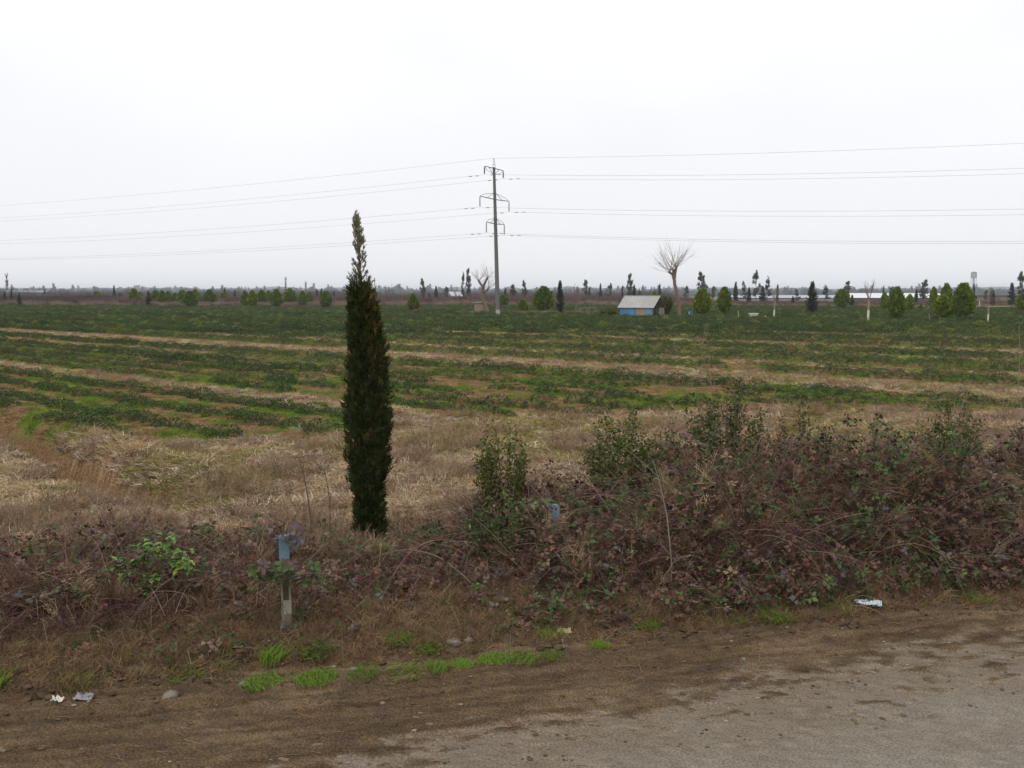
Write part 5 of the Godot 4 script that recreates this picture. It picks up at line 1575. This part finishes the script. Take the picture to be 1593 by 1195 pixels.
# kind, x, z, height, width (metres), label
var TREES := [
	["thuja", -170.3, -377.9, 3.25, 2.95, "small bright green thuja at the left end of the far thuja row"],
	["thuja", -168.1, -377.9, 3.50, 2.95, "second bright green thuja from the left end of the far thuja row"],
	["thuja", -165.8, -377.9, 4.00, 2.95, "third bright green thuja from the left end of the far thuja row"],
	["thuja", -149.6, -348.8, 4.61, 3.93, "tall bright green thuja, fourth from the left end of the far row"],
	["thuja", -159.8, -377.9, 4.00, 2.95, "fifth bright green thuja from the left end of the far row"],
	["thuja", -157.5, -377.9, 3.50, 2.95, "sixth bright green thuja, left of the dark fir poking above the row"],
	["thuja", -141.2, -348.8, 3.92, 3.33, "bright green thuja just right of the dark fir poking above the far row"],
	["thuja", -118.0, -302.2, 5.20, 3.67, "pointed bright green thuja right of the bare twiggy tree in the far row"],
	["thuja", -124.5, -323.9, 4.07, 2.81, "dull green thuja left of the very dark fir in the far row"],
	["thuja", -111.2, -302.2, 4.80, 3.93, "bright green thuja just right of the very dark fir in the far row"],
	["thuja", -102.3, -283.3, 4.50, 2.95, "bright green thuja, second right of the very dark fir in the far row"],
	["thuja", -100.6, -283.3, 4.31, 2.95, "bright green thuja, third right of the very dark fir in the far row"],
	["thuja", -98.6, -283.3, 3.75, 2.70, "small bright green thuja between two taller ones in the far row"],
	["thuja", -90.8, -266.7, 4.59, 3.47, "tall bright green thuja just left of the broad low one in the row"],
	["thuja", -79.4, -238.6, 4.10, 3.93, "broad bright green thuja reaching down to the tea, middle left far row"],
	["thuja", -92.7, -283.3, 4.87, 2.95, "thuja half hidden behind the broad low thuja of the far row"],
	["thuja", -83.4, -266.7, 4.59, 3.72, "round thuja standing alone right of the broad far row, foliage to ground"],
	["thuja", -90.1, -302.2, 4.00, 2.66, "small pale green thuja between the lone round one and a thin fir"],
	["thuja", -69.4, -251.8, 4.16, 2.40, "thuja at the left end of the eight-tree group left of the tall cypress"],
	["thuja", -60.8, -226.6, 4.20, 2.49, "front thuja, second of the eight-tree group left of the tall cypress"],
	["thuja", -69.0, -266.7, 4.59, 2.74, "dark green thuja, third of the eight-tree group left of the tall cypress"],
	["thuja", -71.3, -283.3, 4.50, 2.29, "fourth thuja of the eight-tree group left of the tall cypress"],
	["thuja", -55.2, -226.6, 4.50, 2.99, "broad front thuja in the middle of the eight-tree group left of the cypress"],
	["thuja", -61.2, -266.7, 4.94, 4.11, "wide round thuja on a short stem beneath the bare pole-like poplar"],
	["thuja", -54.5, -251.8, 4.16, 2.40, "left one of two touching round thujas left of the tall cypress"],
	["thuja", -55.9, -266.7, 4.06, 2.15, "right one of two touching round thujas left of the tall cypress"],
	["thuja", -41.5, -215.8, 4.00, 3.01, "lone thuja on a thin stem nearest to the tall cypress on its left"],
	["thuja", -33.7, -302.2, 2.80, 1.99, "tiny round thuja right of the tall cypress, left of the brown-bottomed one"],
	["thuja", -17.8, -174.3, 3.35, 2.04, "thuja with a rust brown lower half right of the tall cypress"],
	["thuja", -27.8, -302.2, 3.20, 1.77, "pale thin thuja behind the brown-bottomed one"],
	["thuja", -2.4, -283.3, 3.37, 3.32, "small round thuja just right of the power pole foot"],
	["thuja", 1.8, -161.8, 2.36, 2.14, "ragged low thuja bush between the power pole and the round thuja"],
	["thuja", 5.3, -161.8, 4.50, 3.68, "large round thuja between the power pole and the low wooden frames"],
	["thuja", 26.2, -133.2, 3.97, 2.64, "lollipop shaped thuja on a bare stem right of the pollard tree"],
	["thuja", 32.1, -146.1, 4.25, 2.36, "cone shaped thuja right of the lollipop one, behind the pale box"],
	["thuja", 33.4, -226.6, 4.05, 2.16, "thuja top showing just behind the hut roof"],
	["thuja", 70.2, -206.0, 4.36, 3.32, "leaning round thuja left of the whitewashed bare tree by the white roof"],
	["thuja", 72.7, -188.8, 3.62, 1.80, "narrow thuja half hidden left of the large oval one"],
	["thuja", 45.0, -113.2, 3.97, 2.16, "large oval thuja on a stem right of the whitewashed bare tree"],
	["thuja", 74.5, -181.2, 3.24, 1.86, "small oval thuja right of the large oval one on the right"],
	["thuja", 76.6, -181.2, 1.32, 0.80, "tiny young thuja on the tea field left of the big pair"],
	["thuja", 73.1, -167.8, 4.55, 1.60, "slender dark thuja left behind the big touching pair on the right"],
	["thuja", 92.4, -206.0, 5.58, 2.72, "thuja behind the gap of the big touching pair on the right"],
	["thuja", 51.8, -116.1, 3.00, 2.21, "left, lower one of the big touching thuja pair on the right"],
	["thuja", 52.8, -113.2, 4.42, 2.90, "right, tallest one of the big touching thuja pair on the right"],
	["thuja", 92.3, -174.3, 3.46, 3.07, "thuja cut by the right edge of the picture"],
	["fir", -158.4, -302.2, 4.40, 1.61, "dark fir in the scrub at the far left edge"],
	["fir", -156.2, -302.2, 5.00, 1.41, "second dark fir from the left edge in the scrub"],
	["fir", -135.8, -266.7, 3.70, 1.60, "third dark fir from the left edge in the scrub"],
	["fir", -218.9, -453.5, 5.70, 2.42, "dark fir standing alone left of the far thuja row"],
	["fir", -133.1, -323.9, 6.42, 1.73, "dark blue fir poking above the left part of the far thuja row"],
	["fir", -94.6, -251.8, 4.16, 2.01, "very dark fir standing within the far thuja row"],
	["fir", -96.1, -323.9, 5.35, 1.73, "dark fir behind the small pale green thuja on the left"],
	["fir", -99.8, -348.8, 5.07, 1.63, "thin dark fir standing alone between two thuja groups on the left"],
	["fir", -70.3, -348.8, 5.30, 1.86, "left one of two thin dark firs left of the tall cypress"],
	["fir", -68.7, -348.8, 5.53, 1.63, "right one of two thin dark firs left of the tall cypress"],
	["fir", -64.1, -348.8, 4.61, 1.63, "small dark fir nearest to the tall cypress on its left"],
	["fir", -25.4, -323.9, 6.21, 2.16, "pointed dark fir between the tall cypress and the power pole"],
	["fir", -2.3, -323.9, 5.78, 1.51, "thin dark fir just right of the power pole"],
	["fir", 7.5, -151.0, 5.29, 1.81, "tall dark grey fir right of the large round thuja"],
	["fir", 29.6, -323.9, 7.06, 1.94, "dark fir between the wooden frames and the hut, left one"],
	["fir", 36.9, -323.9, 6.21, 1.30, "thin dark fir peeping over the left slope of the hut roof"],
	["fir", 40.8, -323.9, 6.64, 2.16, "dark fir behind the ridge of the hut roof"],
	["fir", 49.4, -323.9, 6.85, 1.94, "thin dark fir above the right end of the hut roof"],
	["fir", 74.8, -323.9, 7.49, 2.59, "pointed dark fir left of the group of tall firs right of the hut"],
	["fir", 79.3, -323.9, 5.78, 2.37, "dark fir at the left foot of the tall eucalyptus right of the hut"],
	["fir", 83.8, -323.9, 6.21, 3.24, "broad dark fir right of the tall eucalyptus right of the hut"],
	["fir", 87.7, -302.2, 2.80, 1.81, "small dark fir in the brown scrub below the long white roofs"],
	["fir", 46.8, -151.0, 5.19, 2.42, "spiky grey-green fir standing alone on the right side of the tea"],
	["fir", 88.5, -251.8, 3.17, 1.85, "small dark fir beside the leaning round thuja on the right"],
	["fir", 124.3, -323.9, 6.21, 1.30, "thin fir spire behind the narrow thuja on the right"],
	["fir", 126.2, -302.2, 5.00, 2.01, "low dark fir at the left foot of the grey tree right"],
	["fir", 146.2, -283.3, 6.74, 3.02, "dark fir left of the big tree at the right edge"],
	["columnar_cypress", -27.7, -323.9, 3.64, 1.08, "thin dark column cypress between the tall cypress and the power pole"],
	["columnar_cypress", 25.9, -323.9, 5.78, 0.86, "thin black column cypress right of the bare tree by the frames"],
	["columnar_cypress", 88.8, -323.9, 6.64, 0.97, "thin dark column cypress above the brown scrub right of the firs"],
	["columnar_cypress", 144.1, -302.2, 6.59, 1.01, "thin black column cypress in front of the water tower"],
	["columnar_cypress", 140.6, -283.3, 4.50, 1.70, "narrow dark cypress between the water tower and the right edge"],
	["eucalyptus", -29.8, -323.9, 8.56, 2.81, "grey eucalyptus left of the pointed fir right of the tall cypress"],
	["eucalyptus", -22.1, -323.9, 6.42, 2.59, "dark round-topped tree between pointed fir and pale gabled house"],
	["eucalyptus", -16.4, -323.9, 10.69, 1.94, "left, lower one of two slim eucalyptus near the leaning pollard"],
	["eucalyptus", -14.6, -323.9, 12.18, 2.59, "right, taller one of two slim eucalyptus near the leaning pollard"],
	["eucalyptus", 0.1, -323.9, 7.70, 3.02, "grey eucalyptus to the right of the power pole"],
	["eucalyptus", 4.2, -323.9, 7.92, 2.59, "leaning wispy eucalyptus between the power pole and round thuja"],
	["eucalyptus", 24.5, -323.9, 8.98, 2.59, "oval grey eucalyptus above the low wooden frames"],
	["eucalyptus", 32.8, -323.9, 7.06, 2.81, "dark double-topped tree left of the hut"],
	["eucalyptus", 39.4, -323.9, 10.48, 3.02, "tall ragged eucalyptus behind the left of the hut roof"],
	["eucalyptus", 42.7, -323.9, 5.35, 1.94, "small rounded tree behind the middle of the hut roof"],
	["eucalyptus", 63.6, -323.9, 10.69, 4.75, "large airy eucalyptus behind the lollipop thuja"],
	["eucalyptus", 67.2, -323.9, 6.64, 2.16, "small grey tree between lollipop thuja and cone thuja"],
	["eucalyptus", 81.7, -323.9, 11.33, 3.45, "tallest ragged eucalyptus right of the cone shaped thuja"],
	["eucalyptus", 112.2, -323.9, 7.92, 3.24, "grey-green eucalyptus behind the leaning round thuja"],
	["eucalyptus", 127.1, -323.9, 6.85, 2.37, "grey tree top behind the large oval thuja"],
	["eucalyptus", 120.4, -283.3, 7.49, 3.59, "airy blue-grey tree left of the slender dark thuja"],
	["eucalyptus", 147.7, -302.2, 5.20, 1.81, "small grey tree right of the water tower"],
	["eucalyptus", 140.3, -266.7, 9.51, 4.27, "big dark tree at the right edge of the picture"],
	["cedar", 77.4, -323.9, 7.70, 3.02, "sparse pale cedar left of the tallest eucalyptus"],
	["cedar", 85.5, -323.9, 9.41, 3.45, "sparse layered cedar right of the tallest eucalyptus"],
	["cedar", 95.2, -323.9, 5.14, 3.24, "flat-topped sparse cedar in front of the long white roofs"],
	["cedar", 104.9, -323.9, 6.21, 3.67, "sparse layered cedar right of the lone spiky fir"],
	["cedar", 58.4, -323.9, 6.21, 3.02, "dark open conifer right behind the big pollard tree"],
	["bare_tree", -41.4, -323.9, 9.41, 5.61, "bare many-stemmed tree showing right behind the tall cypress"],
	["bare_tree", 10.4, -156.2, 6.40, 3.12, "bare thin tree above the low wooden frames"],
	["bare_tree", -16.8, -302.2, 6.99, 4.03, "bare thin tree left of the two slim eucalyptus"],
	["bare_tree", -129.0, -323.9, 7.70, 3.67, "bare twiggy tree rising from the far thuja row"],
	["bare_tree", -154.6, -323.9, 6.42, 3.02, "bare bushy tree right of the lone dark fir at left"],
	["bare_tree", -147.3, -323.9, 5.99, 3.02, "bare bushy tree above the left end of the thuja row"],
	["whitewashed_tree", 40.7, -110.4, 5.40, 2.50, "bare young tree with whitewashed trunk before the white roof"],
	["whitewashed_tree", 33.2, -122.4, 4.78, 1.96, "bare young tree with whitewashed trunk right of the pale box"],
	["whitewashed_tree", 48.5, -98.4, 4.43, 1.44, "bare young tree with whitewashed trunk near the right edge"],
	["bare_poplar", -394.1, -756.0, 19.46, 3.02, "tall bare poplar at the far left edge"],
	["bare_poplar", -390.4, -756.0, 11.49, 2.02, "short bare poplar right of the tall one at far left"],
	["bare_poplar", -176.5, -756.0, 16.97, 2.02, "pole-like bare poplar above the wide round thuja"],
	["bare_poplar", -160.9, -756.0, 13.48, 2.02, "pole-like bare poplar above two touching thujas"],
]
